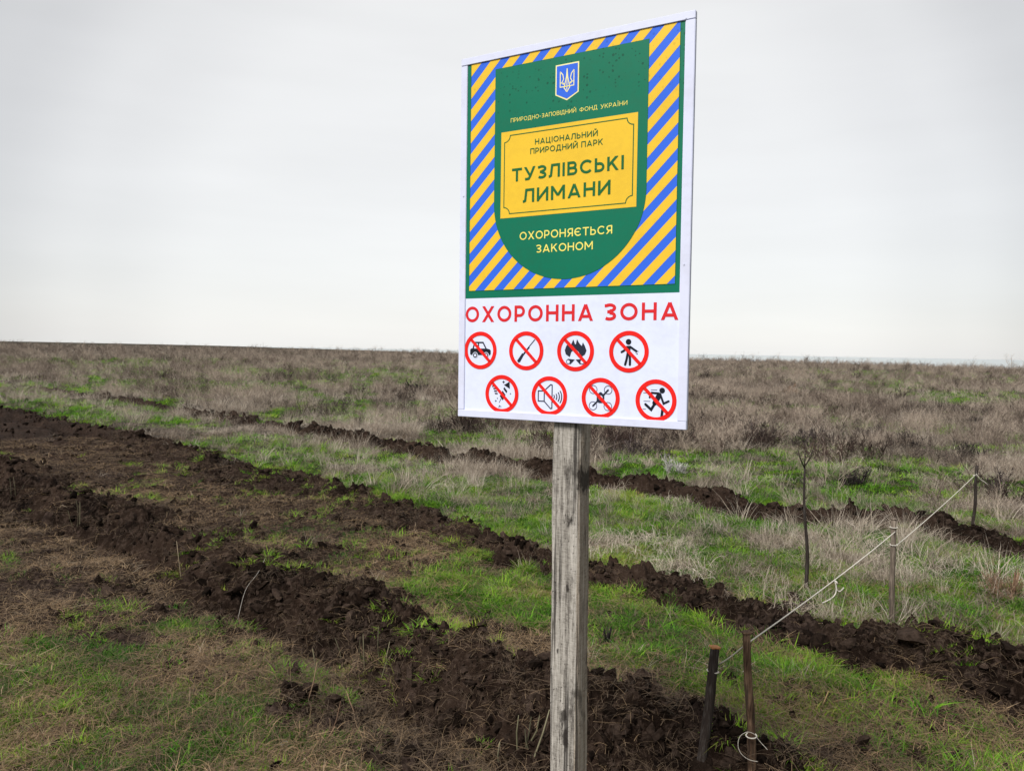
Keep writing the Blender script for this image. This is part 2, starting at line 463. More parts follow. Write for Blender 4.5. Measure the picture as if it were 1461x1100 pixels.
# ------------------------------------------------------------------ ground sheet and sea
def build_ground():
    front = np.linspace(-R(50), R(50), 820)
    back = np.linspace(R(50), 2 * math.pi - R(50), 62)[1:-1]
    ang = np.concatenate([front, back])
    r_in = np.linspace(.35, 2.1, 9)[:-1]
    r_mid = np.exp(np.linspace(math.log(2.1), math.log(14), 520))[:-1]
    r_far = np.exp(np.linspace(math.log(14), math.log(4000), 190))
    rr = np.concatenate([r_in, r_mid, r_far])
    A, RR = np.meshgrid(ang, rr)
    x = (RR * np.sin(A)).ravel(); y = (RR * np.cos(A)).ravel()
    x = np.append(x, 0.0); y = np.append(y, 0.0)
    f = field(x, y)
    z = height(x, y, f)
    na, nr = len(ang), len(rr)
    i = np.arange(nr - 1)[:, None] * na
    j = np.arange(na)[None, :]; j2 = (j + 1) % na
    quads = np.stack([i + j, i + na + j, i + na + j2, i + j2], -1).reshape(-1, 4)
    quads = quads[:, ::-1]
    cen = len(x) - 1
    tris = np.stack([np.full(na, cen), np.arange(na), (np.arange(na) + 1) % na], -1)[:, ::-1]
    me = bpy.data.meshes.new('ground')
    nv, nq, nt = len(x), len(quads), len(tris)
    me.vertices.add(nv)
    me.vertices.foreach_set('co', np.stack([x, y, z], -1).astype(np.float32).ravel())
    me.loops.add(nq * 4 + nt * 3)
    me.loops.foreach_set('vertex_index', np.concatenate([quads.ravel(), tris.ravel()]).astype(np.int32))
    me.polygons.add(nq + nt)
    me.polygons.foreach_set('loop_start', np.concatenate([np.arange(nq) * 4, nq * 4 + np.arange(nt) * 3]).astype(np.int32))
    me.polygons.foreach_set('use_smooth', np.ones(nq + nt, bool))
    me.update(calc_edges=True)
    for nm, arr in (('soil', np.maximum(f['soil'], .45 * (f['q2'] < .2) * (1 - .7 * f['green']))), ('green', f['green']),
                    ('bare', np.clip(f['bare'] + .6 * f['margin'] + .35 * f['tilled'] + .9 * (f['soil'] < .4), 0, 1))):
        a = me.attributes.new(nm, 'FLOAT', 'POINT'); a.data.foreach_set('value', arr.astype(np.float32))
    me.materials.append(M_GROUND)
    o = bpy.data.objects.new('ground', me); COL.objects.link(o)
    tag(o, 'flat steppe ground with ploughed furrows of dark earth', 'ground', kind='structure')
    # make sure it faces up
    if me.polygons[len(me.polygons) // 3].normal.z < 0: me.flip_normals()
    return o
ground = build_ground()

def build_sea():
    n = 96; v = []; fc = []
    for k, rad in enumerate((60, 400, 2500, 15000, 60000)):
        for i in range(n):
            a = 2 * math.pi * i / n
            v.append((rad * math.sin(a), rad * math.cos(a), -12.0))
    for k in range(4):
        for i in range(n):
            j = (i + 1) % n
            fc.append((k * n + j, (k + 1) * n + j, (k + 1) * n + i, k * n + i)[::-1])
    o = mesh_obj('sea', v, fc, M_SEA)
    tag(o, 'pale calm sea below the far edge of the land', 'sea', kind='structure')
    if o.data.polygons[0].normal.z < 0: o.data.flip_normals()
build_sea()

# ------------------------------------------------------------------ plant pieces
class MB:
    def __init__(self): self.v = []; self.f = []; self.b = []
    def ribbon(self, pts, w0, w1, side, bl):
        """flat blade along pts, tapering from w0 to w1"""
        n = len(pts); base = len(self.v)
        for i, p in enumerate(pts):
            w = (w0 + (w1 - w0) * i / (n - 1)) * .5
            if i == n - 1 and w1 <= 0:
                self.v.append(tuple(p)); self.b.append(bl)
            else:
                self.v.append(tuple(p - side * w)); self.v.append(tuple(p + side * w)); self.b += [bl, bl]
        for i in range(n - 1):
            a = base + 2 * i
            if i == n - 2 and w1 <= 0: self.f.append((a, a + 1, a + 2))
            else: self.f.append((a, a + 1, a + 3, a + 2))
    def tube(self, pts, rads, sides=5, bl=.5, cap=True, jit=0, rng=None):
        base = len(self.v); n = len(pts)
        for i, p in enumerate(pts):
            d = (pts[min(i + 1, n - 1)] - pts[max(i - 1, 0)]).normalized()
            u = d.cross(Vector((.31, .9, .2)) if abs(d.z) > .6 else Vector((0, 0, 1))).normalized(); w = d.cross(u)
            for k in range(sides):
                a = 2 * math.pi * k / sides
                rr = rads[i] * (1 + (rng.uniform(-jit, jit) if rng else 0))
                self.v.append(tuple(p + (u * math.cos(a) + w * math.sin(a)) * rr)); self.b.append(bl)
        for i in range(n - 1):
            for k in range(sides):
                k2 = (k + 1) % sides
                self.f.append((base + i * sides + k, base + i * sides + k2, base + (i + 1) * sides + k2, base + (i + 1) * sides + k))
        if cap:
            self.f.append(tuple(base + k for k in range(sides))[::-1])
            self.f.append(tuple(base + (n - 1) * sides + k for k in range(sides)))
    def mesh(self, name, mat):
        me = bpy.data.meshes.new(name); me.from_pydata(self.v, [], self.f)
        a = me.attributes.new('bl', 'FLOAT', 'POINT'); a.data.foreach_set('value', np.array(self.b, np.float32))
        me.materials.append(mat); me.update()
        return me
    def build(self, name, mat, parent=None, smooth=True):
        me = self.mesh(name, mat)
        if smooth: me.polygons.foreach_set('use_smooth', [True] * len(me.polygons))
        o = bpy.data.objects.new(name, me); COL.objects.link(o)
        if parent: o.parent = parent
        return o

def blade(mb, rng, root, h, lean, az, w, seg=3, droop=.6, bl=None):
    d = Vector((math.cos(az), math.sin(az), 0))
    side = Vector((-math.sin(az + rng.uniform(-.9, .9)), math.cos(az), 0)).normalized()
    pts = []
    for i in range(seg + 1):
        u = i / seg
        pts.append(root + Vector((0, 0, h * (u - .5 * droop * lean * u * u))) + d * (h * lean * (u * .45 + .75 * u * u)))
    mb.ribbon(pts, w, 0, side, rng.random() if bl is None else bl)

def tuft(rng, n, rad, h0, h1, w, lean, droop=.6):
    mb = MB()
    for _ in range(n):
        a = rng.uniform(0, 6.283); r = rad * math.sqrt(rng.random())
        blade(mb, rng, Vector((r * math.cos(a), r * math.sin(a), -.008)), rng.uniform(h0, h1), rng.uniform(*lean),
              a + rng.uniform(-1.1, 1.1), w * rng.choice((.6, .8, 1.0, 1.2, 1.9)), 3, droop)
    return mb

def twig_shrub(rng, n_main, h, spread, w, levels=2):
    mb = MB()
    def grow(p, d, ln, w, lev):
        pts = [p]; cur = p; dd = d.copy(); seg = 3
        for i in range(seg):
            dd = (dd + Vector((rng.gauss(0, .18), rng.gauss(0, .18), rng.gauss(.04, .1)))).normalized()
            cur = cur + dd * (ln / seg); pts.append(cur)
        sd = dd.cross(Vector((rng.gauss(0, 1), rng.gauss(0, 1), rng.gauss(0, .5)))).normalized()
        mb.ribbon(pts, w, w * .45, sd, rng.random())
        if lev > 0:
            for _ in range(rng.randint(3, 5)):
                k = rng.randint(1, seg)
                nd = (dd + Vector((rng.gauss(0, .5), rng.gauss(0, .5), rng.gauss(.15, .3)))).normalized()
                grow(pts[k], nd, ln * rng.uniform(.35, .65), w * .65, lev - 1)
    for _ in range(n_main):
        a = rng.uniform(0, 6.283); t = rng.random() ** .6 * spread
        d = Vector((math.cos(a) * t, math.sin(a) * t, 1)).normalized()
        grow(Vector((.05 * h * math.cos(a), .05 * h * math.sin(a), -.01)), d, h * rng.uniform(.5, .8), w, levels)
    return mb

def bush(rng, rad, h, n, w):
    """dome of fine branching twigs, rad wide and h high"""
    mb = MB()
    def twig(p, d, ln, w, lev):
        pts = [p]; dd = d.copy()
        for i in range(3):
            dd = (dd + Vector((rng.gauss(0, .2), rng.gauss(0, .2), rng.gauss(.03, .12)))).normalized(); pts.append(pts[-1] + dd * (ln / 3))
        sd = dd.cross(Vector((rng.gauss(0, 1), rng.gauss(0, 1), rng.gauss(0, .6)))).normalized()
        mb.ribbon(pts, w, w * .5, sd, rng.random())
        if lev:
            for _ in range(5):
                nd = (dd + Vector((rng.gauss(0, .65), rng.gauss(0, .65), rng.gauss(.2, .35)))).normalized()
                twig(pts[rng.randint(1, 3)], nd, ln * rng.uniform(.3, .55), w * .75, lev - 1)
    subs = [(rng.uniform(-.6, .6) * rad, rng.uniform(-.45, .45) * rad, rng.uniform(.35, .7), rng.uniform(.45, 1.0)) for _ in range(6)]
    lean = Vector((rng.uniform(-.3, .3), rng.uniform(-.3, .3), 0))
    for _ in range(n):
        ox, oy, kr, kh = rng.choice(subs)
        a = rng.uniform(0, 6.283); t = math.sqrt(rng.random())
        c0 = Vector((ox, oy, 0))
        tip = c0 + Vector((math.cos(a) * t * rad * kr, math.sin(a) * t * rad * kr, h * kh * math.sqrt(max(.06, 1 - t * t)) * rng.uniform(.5, 1.15))) + lean * h * .5
        st0 = c0 + Vector((math.cos(a) * t * rad * .25, math.sin(a) * t * rad * .25, -.01))
        twig(st0, (tip - st0).normalized(), (tip - st0).length * .72, w, 2)
    return mb

def straws(rng, n, rad, l0, l1, w, high=.022):
    mb = MB()
    for _ in range(n):
        a = rng.uniform(0, 6.283); r = rad * math.sqrt(rng.random()); az = rng.uniform(0, 6.283)
        ln = rng.uniform(l0, l1); lift = rng.uniform(.002, high); curl = rng.gauss(0, .45)
        p = Vector((r * math.cos(a), r * math.sin(a), rng.uniform(0, .012 + .5 * (high - .022)))); pts = [p]; ang = az
        for i in range(4):
            ang += curl / 4
            u = (i + 1) / 4
            p = p + Vector((math.cos(ang), math.sin(ang), 0)) * (ln / 4)
            pts.append(Vector((p.x, p.y, pts[0].z + lift * math.sin(u * 2.6))))
        sd = Vector((-math.sin(az), math.cos(az), rng.uniform(-.6, .6))).normalized()
        mb.ribbon(pts, w * rng.uniform(.7, 1.4), w * .4, sd, rng.random())
    return mb

def clod_mesh(name, seed, sub=2):
    rng = random.Random(seed); bm = bmesh.new()
    bmesh.ops.create_icosphere(bm, subdivisions=sub, radius=1.0)
    cuts = [(Vector((rng.gauss(0, 1), rng.gauss(0, 1), rng.gauss(0, 1))).normalized(), rng.uniform(.35, .8)) for _ in range(12)]
    sc = (rng.uniform(.85, 1.3), rng.uniform(.7, 1.05), rng.uniform(.5, .8))
    ph = [rng.uniform(0, 6) for _ in range(6)]
    for v in bm.verts:
        p = v.co.copy()
        p *= 1 + .10 * math.sin(4.1 * p.x + ph[0]) * math.sin(3.7 * p.y + ph[1]) + .08 * math.sin(7.3 * p.z + ph[2] + 3 * p.x)
        for n, d in cuts:
            k = p.dot(n) - d
            if k > 0: p -= n * k * .9
        p += Vector((rng.gauss(0, .05), rng.gauss(0, .05), rng.gauss(0, .05)))
        v.co = Vector((p.x * sc[0], p.y * sc[1], p.z * sc[2]))
    me = bpy.data.meshes.new(name); bm.to_mesh(me); bm.free()
    me.materials.append(M_CLOD)
    me.polygons.foreach_set('use_smooth', [False] * len(me.polygons))
    return me

# ------------------------------------------------------------------ scattered ground cover
def scatter(name, label, cat, meshes, x, y, z, rot, scl, tint, idx):
    src = bpy.data.collections.new(name + '_kinds')
    for k, me in enumerate(meshes):
        src.objects.link(bpy.data.objects.new('%s_piece_%02d' % (name, k), me))
    me = bpy.data.meshes.new(name)
    me.vertices.add(len(x))
    me.vertices.foreach_set('co', np.stack([x, y, z], -1).astype(np.float32).ravel())
    for nm, typ, arr, key in (('rot', 'FLOAT_VECTOR', rot, 'vector'), ('scl', 'FLOAT', scl, 'value'),
                              ('tint', 'FLOAT', tint, 'value'), ('idx', 'INT', idx, 'value')):
        a = me.attributes.new(nm, typ, 'POINT')
        a.data.foreach_set(key, np.asarray(arr, np.int32 if typ == 'INT' else np.float32).ravel())
    o = bpy.data.objects.new(name, me); COL.objects.link(o)
    g = bpy.data.node_groups.new(name + '_scatter', 'GeometryNodeTree')
    g.interface.new_socket('Geometry', in_out='INPUT', socket_type='NodeSocketGeometry')
    g.interface.new_socket('Geometry', in_out='OUTPUT', socket_type='NodeSocketGeometry')
    N = g.nodes.new
    gi, go = N('NodeGroupInput'), N('NodeGroupOutput')
    ci = N('GeometryNodeCollectionInfo'); ci.inputs['Collection'].default_value = src
    ci.inputs['Separate Children'].default_value = True; ci.inputs['Reset Children'].default_value = True
    ip = N('GeometryNodeInstanceOnPoints'); ip.inputs['Pick Instance'].default_value = True
    def na(nm, typ):
        q = N('GeometryNodeInputNamedAttribute'); q.data_type = typ; q.inputs['Name'].default_value = nm
        return q.outputs['Attribute']
    g.links.new(gi.outputs[0], ip.inputs['Points']); g.links.new(ci.outputs[0], ip.inputs['Instance'])
    e2r = N('FunctionNodeEulerToRotation')
    g.links.new(na('rot', 'FLOAT_VECTOR'), e2r.inputs[0]); g.links.new(e2r.outputs[0], ip.inputs['Rotation'])
    g.links.new(na('scl', 'FLOAT'), ip.inputs['Scale']); g.links.new(na('idx', 'INT'), ip.inputs['Instance Index'])
    g.links.new(ip.outputs[0], go.inputs[0])
    md = o.modifiers.new('scatter', 'NODES'); md.node_group = g
    tag(o, label, cat, kind='stuff')
    return o

rngn = np.random.default_rng(7)
def polar(n, r0, r1, half=50):
    r = np.exp(rngn.uniform(math.log(r0), math.log(r1), n)); a = np.radians(rngn.uniform(-half, half, n))
    return r * np.sin(a), r * np.cos(a)
def place(name, label, cat, meshes, n, r0, r1, dens, scale, tilt=.15, lift=0.0, tintf=None, pick=None):
    x, y = polar(n, r0, r1)
    f = field(x, y)
    keep = (rngn.random(n) < dens(x, y, f)) & (f['r'] < land_radius(x, y) * 1.0)
    x, y = x[keep], y[keep]; f = {k: v[keep] for k, v in f.items()}
    m = len(x)
    rot = np.stack([rngn.normal(0, tilt, m), rngn.normal(0, tilt, m), rngn.uniform(0, 6.283, m)], -1)
    tint = rngn.random(m) if tintf is None else np.clip(tintf(x, y, f, rngn.random(m)), 0, 1)
    idx = rngn.integers(0, len(meshes), m) if pick is None else pick(x, y, f, m)
    print(name, m)
    return scatter(name, label, cat, meshes, x, y, height(x, y, f) + lift, rot, scale(x, y, f) * rngn.uniform(.7, 1.3, m), tint, idx)

M_GREEN = mat_blade('green_grass_blade', [(0, L(.020, .075, .004)), (.28, L(.095, .265, .010)), (.58, L(.225, .395, .024)),
                                          (.80, L(.32, .33, .060)), (1, L(.42, .34, .15))], .35)
M_STRAW = mat_blade('dry_straw_blade', [(0, L(.055, .040, .030)), (.35, L(.20, .16, .125)), (.65, L(.40, .335, .26)), (1, L(.66, .585, .49))], .25)
M_TWIG = mat_blade('dry_twig', [(0, L(.010, .0075, .007)), (.28, L(.055, .040, .033)), (.6, L(.205, .158, .124)), (1, L(.54, .45, .355))], .08, .8)
M_LITTER = mat_blade('lying_straw', [(0, L(.035, .023, .015)), (.4, L(.13, .09, .055)), (.72, L(.34, .225, .12)), (1, L(.54, .47, .36))], .15)

pr = random.Random(5)
M_TURF = mat_blade('short_turf_blade', [(0, L(.009, .036, .002)), (.28, L(.048, .145, .006)), (.56, L(.140, .265, .016)), (.80, L(.27, .28, .05)), (1, L(.30, .20, .09))], .3)
turf_m = [tuft(pr, 85, .11, .012, .038, .0040, (.5, 1.8)).mesh('turf_%d' % i, M_TURF) for i in range(6)]
lush_m = [tuft(pr, 50, .085, .020, .062, .0046, (.5, 1.8)).mesh('lush_%d' % i, M_GREEN) for i in range(6)]
straw_m = [tuft(pr, 34, .06, .10, .34, .0034, (.15, 1.0), .8).mesh('straw_%d' % i, M_STRAW) for i in range(7)]
low_straw_m = [tuft(pr, 26, .08, .05, .15, .0032, (.5, 1.6), .5).mesh('lowstraw_%d' % i, M_STRAW) for i in range(5)]
shrub_m = [twig_shrub(pr, 7, .42, .8, .0065).mesh('shrub_%d' % i, M_TWIG) for i in range(6)]
low_shrub_m = [twig_shrub(pr, 9, .26, 1.5, .0060).mesh('lowshrub_%d' % i, M_TWIG) for i in range(4)]
mat_m = [straws(pr, 60, .20, .06, .20, .0026, .10).mesh('mat_%d' % i, M_STRAW) for i in range(6)]
litter_m = [straws(pr, 20, .11, .02, .12, .0015).mesh('litter_%d' % i, M_LITTER) for i in range(7)]
crumb_m = [clod_mesh('crumb_%d' % i, 300 + i, 1) for i in range(8)]

def one(x): return np.ones_like(x)
def grow(r0, p): return lambda x, y, f: np.maximum(1, (f['r'] / r0)) ** p

place('green_turf', 'short green turf on the ground nearest the sign', 'grass', turf_m, 50000, 2.0, 9,
      lambda x, y, f: np.clip(f['green'] * 1.1 + .22 * (f['soil'] < .45) * (f['q2'] < .1), 0, 1) * (1 - .85 * sstep(.5, .8, f['soil'])),
      lambda x, y, f: .68 * np.maximum(1, f['r'] / 4) ** .5, .2, tintf=lambda x, y, f, u: -.02 + .62 * u + 1.4 * f['n'] + .8 * f['n2'] + .9 * f['n3'] + .5 * f['n4'])
place('green_grass', 'fresh green grass in patches between the furrows and over the steppe', 'grass', lush_m, 42000, 2.6, 90,
      lambda x, y, f: f['green'] * np.where((f['q1'] < -.6) & (x < .6), .02, .85),
      lambda x, y, f: .85 * np.maximum(1, f['r'] / 6) ** .6, .2, tintf=lambda x, y, f, u: .04 + .5 * u + 1.1 * f['n'] + .5 * f['n2'] + .7 * f['n3'])
place('dry_grass', 'pale dry grass tufts over the steppe', 'grass', straw_m + low_straw_m, 60000, 3.0, 150,
      lambda x, y, f: np.clip((1 - f['soil'] * 1.3) * (1 - .86 * f['green']) * sstep(-.2, .3, f['q2']) * np.clip(2.6 * (.55 * vnoise(x * .8, y * .8, 77) + .45 * vnoise(x * 2.3, y * 2.3, 78) - .26), 0, 1)
                              + .05 * (f['q2'] < 0) * (f['q1'] > .2) * (f['soil'] < .45), 0, 1) * np.where(f['q3'] < 0, .95, 1.0),
      lambda x, y, f: .62 * np.maximum(1, f['r'] / 9) ** .5, .3, tintf=lambda x, y, f, u: -.12 + .7 * u + 1.1 * (vnoise(x * 1.3, y * 1.3, 133) - .3),
      pick=lambda x, y, f, m: np.where((f['q2'] < .2) | (rngn.random(m) < .35), rngn.integers(7, 12, m), rngn.integers(0, 7, m)))
def clump(x, y): return .6 * vnoise(x * .30, y * .22, 97) + .4 * vnoise(x * 1.1, y * .9, 98)
place('matted_straw', 'matted flattened dry grass between and beyond the furrows', 'grass', mat_m, 26000, 3.5, 60,
      lambda x, y, f: np.clip((1 - f['soil'] * 1.4) * (1 - .95 * f['green']) * sstep(-.1, .3, f['q2']) * (.12 + .6 * sstep(.35, .55, vnoise(x * 1.1, y * .9, 177)))
                              + .05 * f['green'] * (f['q2'] > 0), 0, 1) * np.where(f['r'] > 20, .6, 1),
      lambda x, y, f: .75 * np.maximum(1, f['r'] / 8) ** .5, .12, tintf=lambda x, y, f, u: -.05 + .45 * u + 1.1 * (vnoise(x * 1.7, y * 1.7, 181) - .2))
place('dry_weeds', 'grey brown dry weeds covering the far steppe', 'weeds', shrub_m + low_shrub_m, 72000, 6.0, 330,
      lambda x, y, f: np.clip((1 - 1.4 * f['soil']) * (1 - .88 * sstep(.1, .6, f['green'])) * sstep(.2, 1.6, f['q3'])
                              * (.34 + .66 * sstep(9, 20, f['r'])) * sstep(.24, .56, clump(x, y) + .22 * sstep(15, 60, f['r'])), 0, 1),
      lambda x, y, f: np.maximum(1, f['r'] / 22) ** .35 * (.55 + .75 * clump(x, y)) * np.where(rngn.random(len(x)) < .06 * sstep(40, 120, f['r']), 1.9, 1), .3,
      tintf=lambda x, y, f, u: .62 * u - .16 + 1.9 * (.55 * vnoise(x * .5, y * .35, 101) + .45 * vnoise(x * 1.6, y * 1.2, 102)) - .40 + .45 * (u > .86))
M_SCRUB = mat_blade('dark_scrub_twig', [(0, L(.005, .0033, .0028)), (.4, L(.028, .017, .0135)), (.75, L(.075, .048, .038)), (1, L(.17, .115, .09))], .03, .85)
scrub_m = [bush(pr, .42, .34, 26, .008).mesh('scrub_%d' % i, M_SCRUB) for i in range(6)]
place('dark_scrub', 'dark low scrub in clumps over the far steppe', 'scrub', scrub_m, 16000, 9.0, 260,
      lambda x, y, f: (1 - sstep(.2, .6, f['green'])) * sstep(.8, 2.0, f['q3']) * (.02 + .55 * sstep(.55, .66, .5 * vnoise(x * .28 + 8, y * .16, 211) + .5 * vnoise(x * .9, y * .6, 212) + .04 * sstep(20, 60, f['r']))),
      lambda x, y, f: np.maximum(1, f['r'] / 30) ** .3 * (.7 + .7 * rngn.random(len(x))), .15, tintf=lambda x, y, f, u: .1 + .8 * u)
place('pale_tufts', 'tall pale dry grass tufts standing out of the far steppe', 'grass', straw_m, 30000, 6.0, 160,
      lambda x, y, f: (1 - .7 * f['green']) * (1 - sstep(.2, .5, f['soil'])) * sstep(.1, .5, f['q2']) * sstep(.52, .66, .5 * vnoise(x * .7 + 3, y * .45, 221) + .5 * vnoise(x * 2.1, y * 1.7, 222)),
      lambda x, y, f: 1.0 * np.maximum(1, f['r'] / 12) ** .4, .3, tintf=lambda x, y, f, u: .45 + .6 * u)
place('straw_litter', 'loose dead straw lying on the turned earth', 'straw', litter_m, 60000, 2.0, 14,
      lambda x, y, f: np.clip(.55 * f['tilled'] + .62 * f['margin'] + .13 * f['b1'] + .10 * f['b2'] + .34 * f['green'] * (f['r'] < 6)
                              + .4 * (f['soil'] < .4) * (f['green'] < .4), 0, 1),
      grow(5, .3), .12, .006, tintf=lambda x, y, f, u: .12 + .6 * u + .7 * f['n'] - .25 * np.maximum(f['b1'], f['b2']))
place('green_sprouts', 'sparse green and yellow sprouts on the turned earth', 'grass', lush_m, 20000, 2.2, 12,
      lambda x, y, f: .16 * (f['soil'] > .45) * sstep(.52, .66, vnoise(x * 2.2, y * 2.2, 151)) * np.where(f['zoneC'] + f['margin'] > .4, 2.2, .8),
      lambda x, y, f: .7 * np.maximum(1, f['r'] / 6) ** .4, .3, tintf=lambda x, y, f, u: .25 + .6 * u)
place('soil_crumbs', 'small crumbs of dark earth along the furrows', 'soil', crumb_m, 64000, 2.0, 22,
      lambda x, y, f: np.clip(np.maximum.reduce([f['b1'], f['b2'], f['b3']]) * .8 + .40 * f['tilled'] + .07 * f['margin'], 0, 1),
      lambda x, y, f: (.007 + .034 * rngn.random(len(x)) ** 4) * (1 + .05 * f['r']), 1.5, .004)

# ------------------------------------------------------------------ larger clods, one by one, on the furrows
def clods():
    kinds = [clod_mesh('clod', 500 + i, 2) for i in range(12)]
    r = random.Random(21)
    n = 6000
    x, y = polar(n, 2.4, 15, 42)
    f = field(x, y)
    w = np.maximum.reduce([f['b1'] * (f['q1'] > -.45), f['b2'] * (f['q2'] > -.5), f['b3'] * 1.0])
    ok = np.where((w > .75) & (rngn.random(n) < .5))[0]
    z = height(x, y, f)
    pts = []
    for i in ok:
        mound = f['t'][i] > -1.5 and abs(f['q2'][i]) < 1
        size = (.022 + .045 * r.random() ** 2.2) * (1.5 if mound else 1) * (1 + .05 * max(0, f['r'][i] - 4))
        if all((x[i] - a) ** 2 + (y[i] - b) ** 2 > (1.05 * (size + c)) ** 2 for a, b, _, c in pts):
            pts.append((x[i], y[i], z[i], size))
    mc = at_z(1365, 945, .12)
    big = []
    for _ in range(4000):
        a, b = mc[0] + r.gauss(0, .42), mc[1] + r.gauss(0, .24)
        size = .028 + .065 * r.random() ** 1.8
        if all((a - p[0]) ** 2 + (b - p[1]) ** 2 > (.95 * (size + p[3])) ** 2 for p in big):
            big.append((a, b, hz(a, b), size))
        if len(big) > 70: break
    fb = field(np.array([p[0] for p in big]), np.array([p[1] for p in big]))
    big = [p for p, w_ in zip(big, fb['b2']) if w_ > .5]
    pts = big + [p for p in pts if all((p[0] - q[0]) ** 2 + (p[1] - q[1]) ** 2 > (.9 * (p[3] + q[3])) ** 2 for q in big)]
    pts.sort(key=lambda p: -p[3] / math.hypot(p[0], p[1]))
    for a, b, c, size in pts[:290]:
        o = bpy.data.objects.new('clod', r.choice(kinds))
        o.location = (a, b, c + size * .18)
        o.rotation_euler = (r.gauss(0, .35), r.gauss(0, .35), r.uniform(0, 6.28))
        o.scale = (size, size, size)
        o.parent = ground
        COL.objects.link(o)
clods()

# ------------------------------------------------------------------ the sign
SX = Vector((0.87607, -0.48213, 0.0066)).normalized()
SYv = Vector((-0.00737, 0.00758, 0.99994))
SN = SX.cross(SYv).normalized()
SYv = SN.cross(SX)
S_ORG = Vector((-0.15162, 2.12191, 1.36116))
SW, SH = 0.6595, 1.0
sign_m = Matrix((SX, SYv, SN)).transposed().to_4x4()
sign_m.translation = S_ORG

post_base = S_ORG + SX * .3375 + SYv * (-1.36) - SN * .047
sign = empty('park_sign')
sign.location = (post_base.x, post_base.y, hz(post_base.x, post_base.y))
tag(sign, 'white framed nature park notice board with green and yellow print on grey wooden post', 'sign')
bpy.context.view_layer.update()
SIGN_INV = Matrix.Translation(sign.location).inverted()

M_WHITE = mat_paint('white_board', L(.70, .745, .93), .30, .4)
M_RAIL = mat_paint('white_plastic_rail', L(.66, .685, .84), .35, .4)
M_PGREEN = mat_paint('print_green', L(.002, .155, .085), .28, .4, drops=.8)
M_PBLUE = mat_paint('print_blue', L(.032, .135, .72), .28, .4, drops=.35)
M_PYEL = mat_paint('print_yellow', L(.80, .51, .035), .28, .4, drops=.25)
M_PCREAM = mat_paint('print_pale_yellow', L(.86, .76, .16), .3, .4)
M_PLINE = mat_paint('print_cream_white', L(.86, .80, .40), .3, .4)
M_PDGRN = mat_paint('print_dark_green', L(.012, .125, .035), .3, .4)
M_PRED = mat_paint('print_red', L(.80, .016, .012), .3, .4)
M_PRED2 = mat_paint('print_letter_red', L(.66, .022, .028), .3, .4)
M_PBLACK = mat_paint('print_black', L(.010, .012, .020), .35, .4)
M_PGREY = mat_paint('print_dark_grey', L(.022, .026, .045), .35, .4)

def put_sign(o, parent):
    """geometry given in board coordinates (x right, y up, z out of the board)"""
    o.parent = parent
    if parent is sign:
        o.matrix_local = SIGN_INV @ sign_m
    return o

def box_mesh(name, x0, x1, y0, y1, z0, z1, mat, bev=.0012):
    bm = bmesh.new()
    bmesh.ops.create_cube(bm, size=1)
    for v in bm.verts:
        v.co = Vector(((x0 + x1) / 2 + v.co.x * (x1 - x0), (y0 + y1) / 2 + v.co.y * (y1 - y0), (z0 + z1) / 2 + v.co.z * (z1 - z0)))
    bmesh.ops.bevel(bm, geom=bm.edges[:], offset=bev, segments=2, affect='EDGES')
    me = bpy.data.meshes.new(name); bm.to_mesh(me); bm.free(); me.materials.append(mat)
    o = bpy.data.objects.new(name, me); COL.objects.link(o)
    return o

panel = put_sign(box_mesh('panel', .004, SW - .004, .004, SH - .004, -.008, 0, M_WHITE, .0006), sign)
RAIL_Z0, RAIL_Z1 = -.0105, .0032
for nm, x0, x1, y0, y1 in (('frame_rail', 0, SW, SH - .0195, SH), ('frame_rail', .0003, SW - .0003, 0, .0200),
                           ('frame_rail', 0, .0205, .0201, SH - .0196), ('frame_rail', SW - .0235, SW, .0201, SH - .0196)):
    put_sign(box_mesh(nm, x0, x1, y0, y1, RAIL_Z0, RAIL_Z1 + (.0006 if y1 - y0 < .03 else 0), M_RAIL, .0012), sign)
for nx, ny in ((.637, .985), (.012, .62), (.645, .40)):
    o = box_mesh('rivet', nx - .0022, nx + .0022, ny - .0022, ny + .0022, .003, .0046, M_RAIL, .0006); put_sign(o, sign)

# flat print: polygons in board coordinates
XL, XR, YB, YT = .0207, .6358, .0202, .9803     # what the rails leave open
def clip_poly(poly, edges):
    for (nx, ny, c) in edges:      # keep nx*x+ny*y <= c
        out = []
        for i in range(len(poly)):
            p, q = poly[i - 1], poly[i]
            dp, dq = nx * p[0] + ny * p[1] - c, nx * q[0] + ny * q[1] - c
            if (dp <= 0) != (dq <= 0):
                k = dp / (dp - dq); out.append((p[0] + k * (q[0] - p[0]), p[1] + k * (q[1] - p[1])))
            if dq <= 0: out.append(q)
        poly = out
        if not poly: return []
    return poly
def rect_edges(x0, x1, y0, y1): return [(-1, 0, -x0), (1, 0, x1), (0, -1, -y0), (0, 1, y1)]

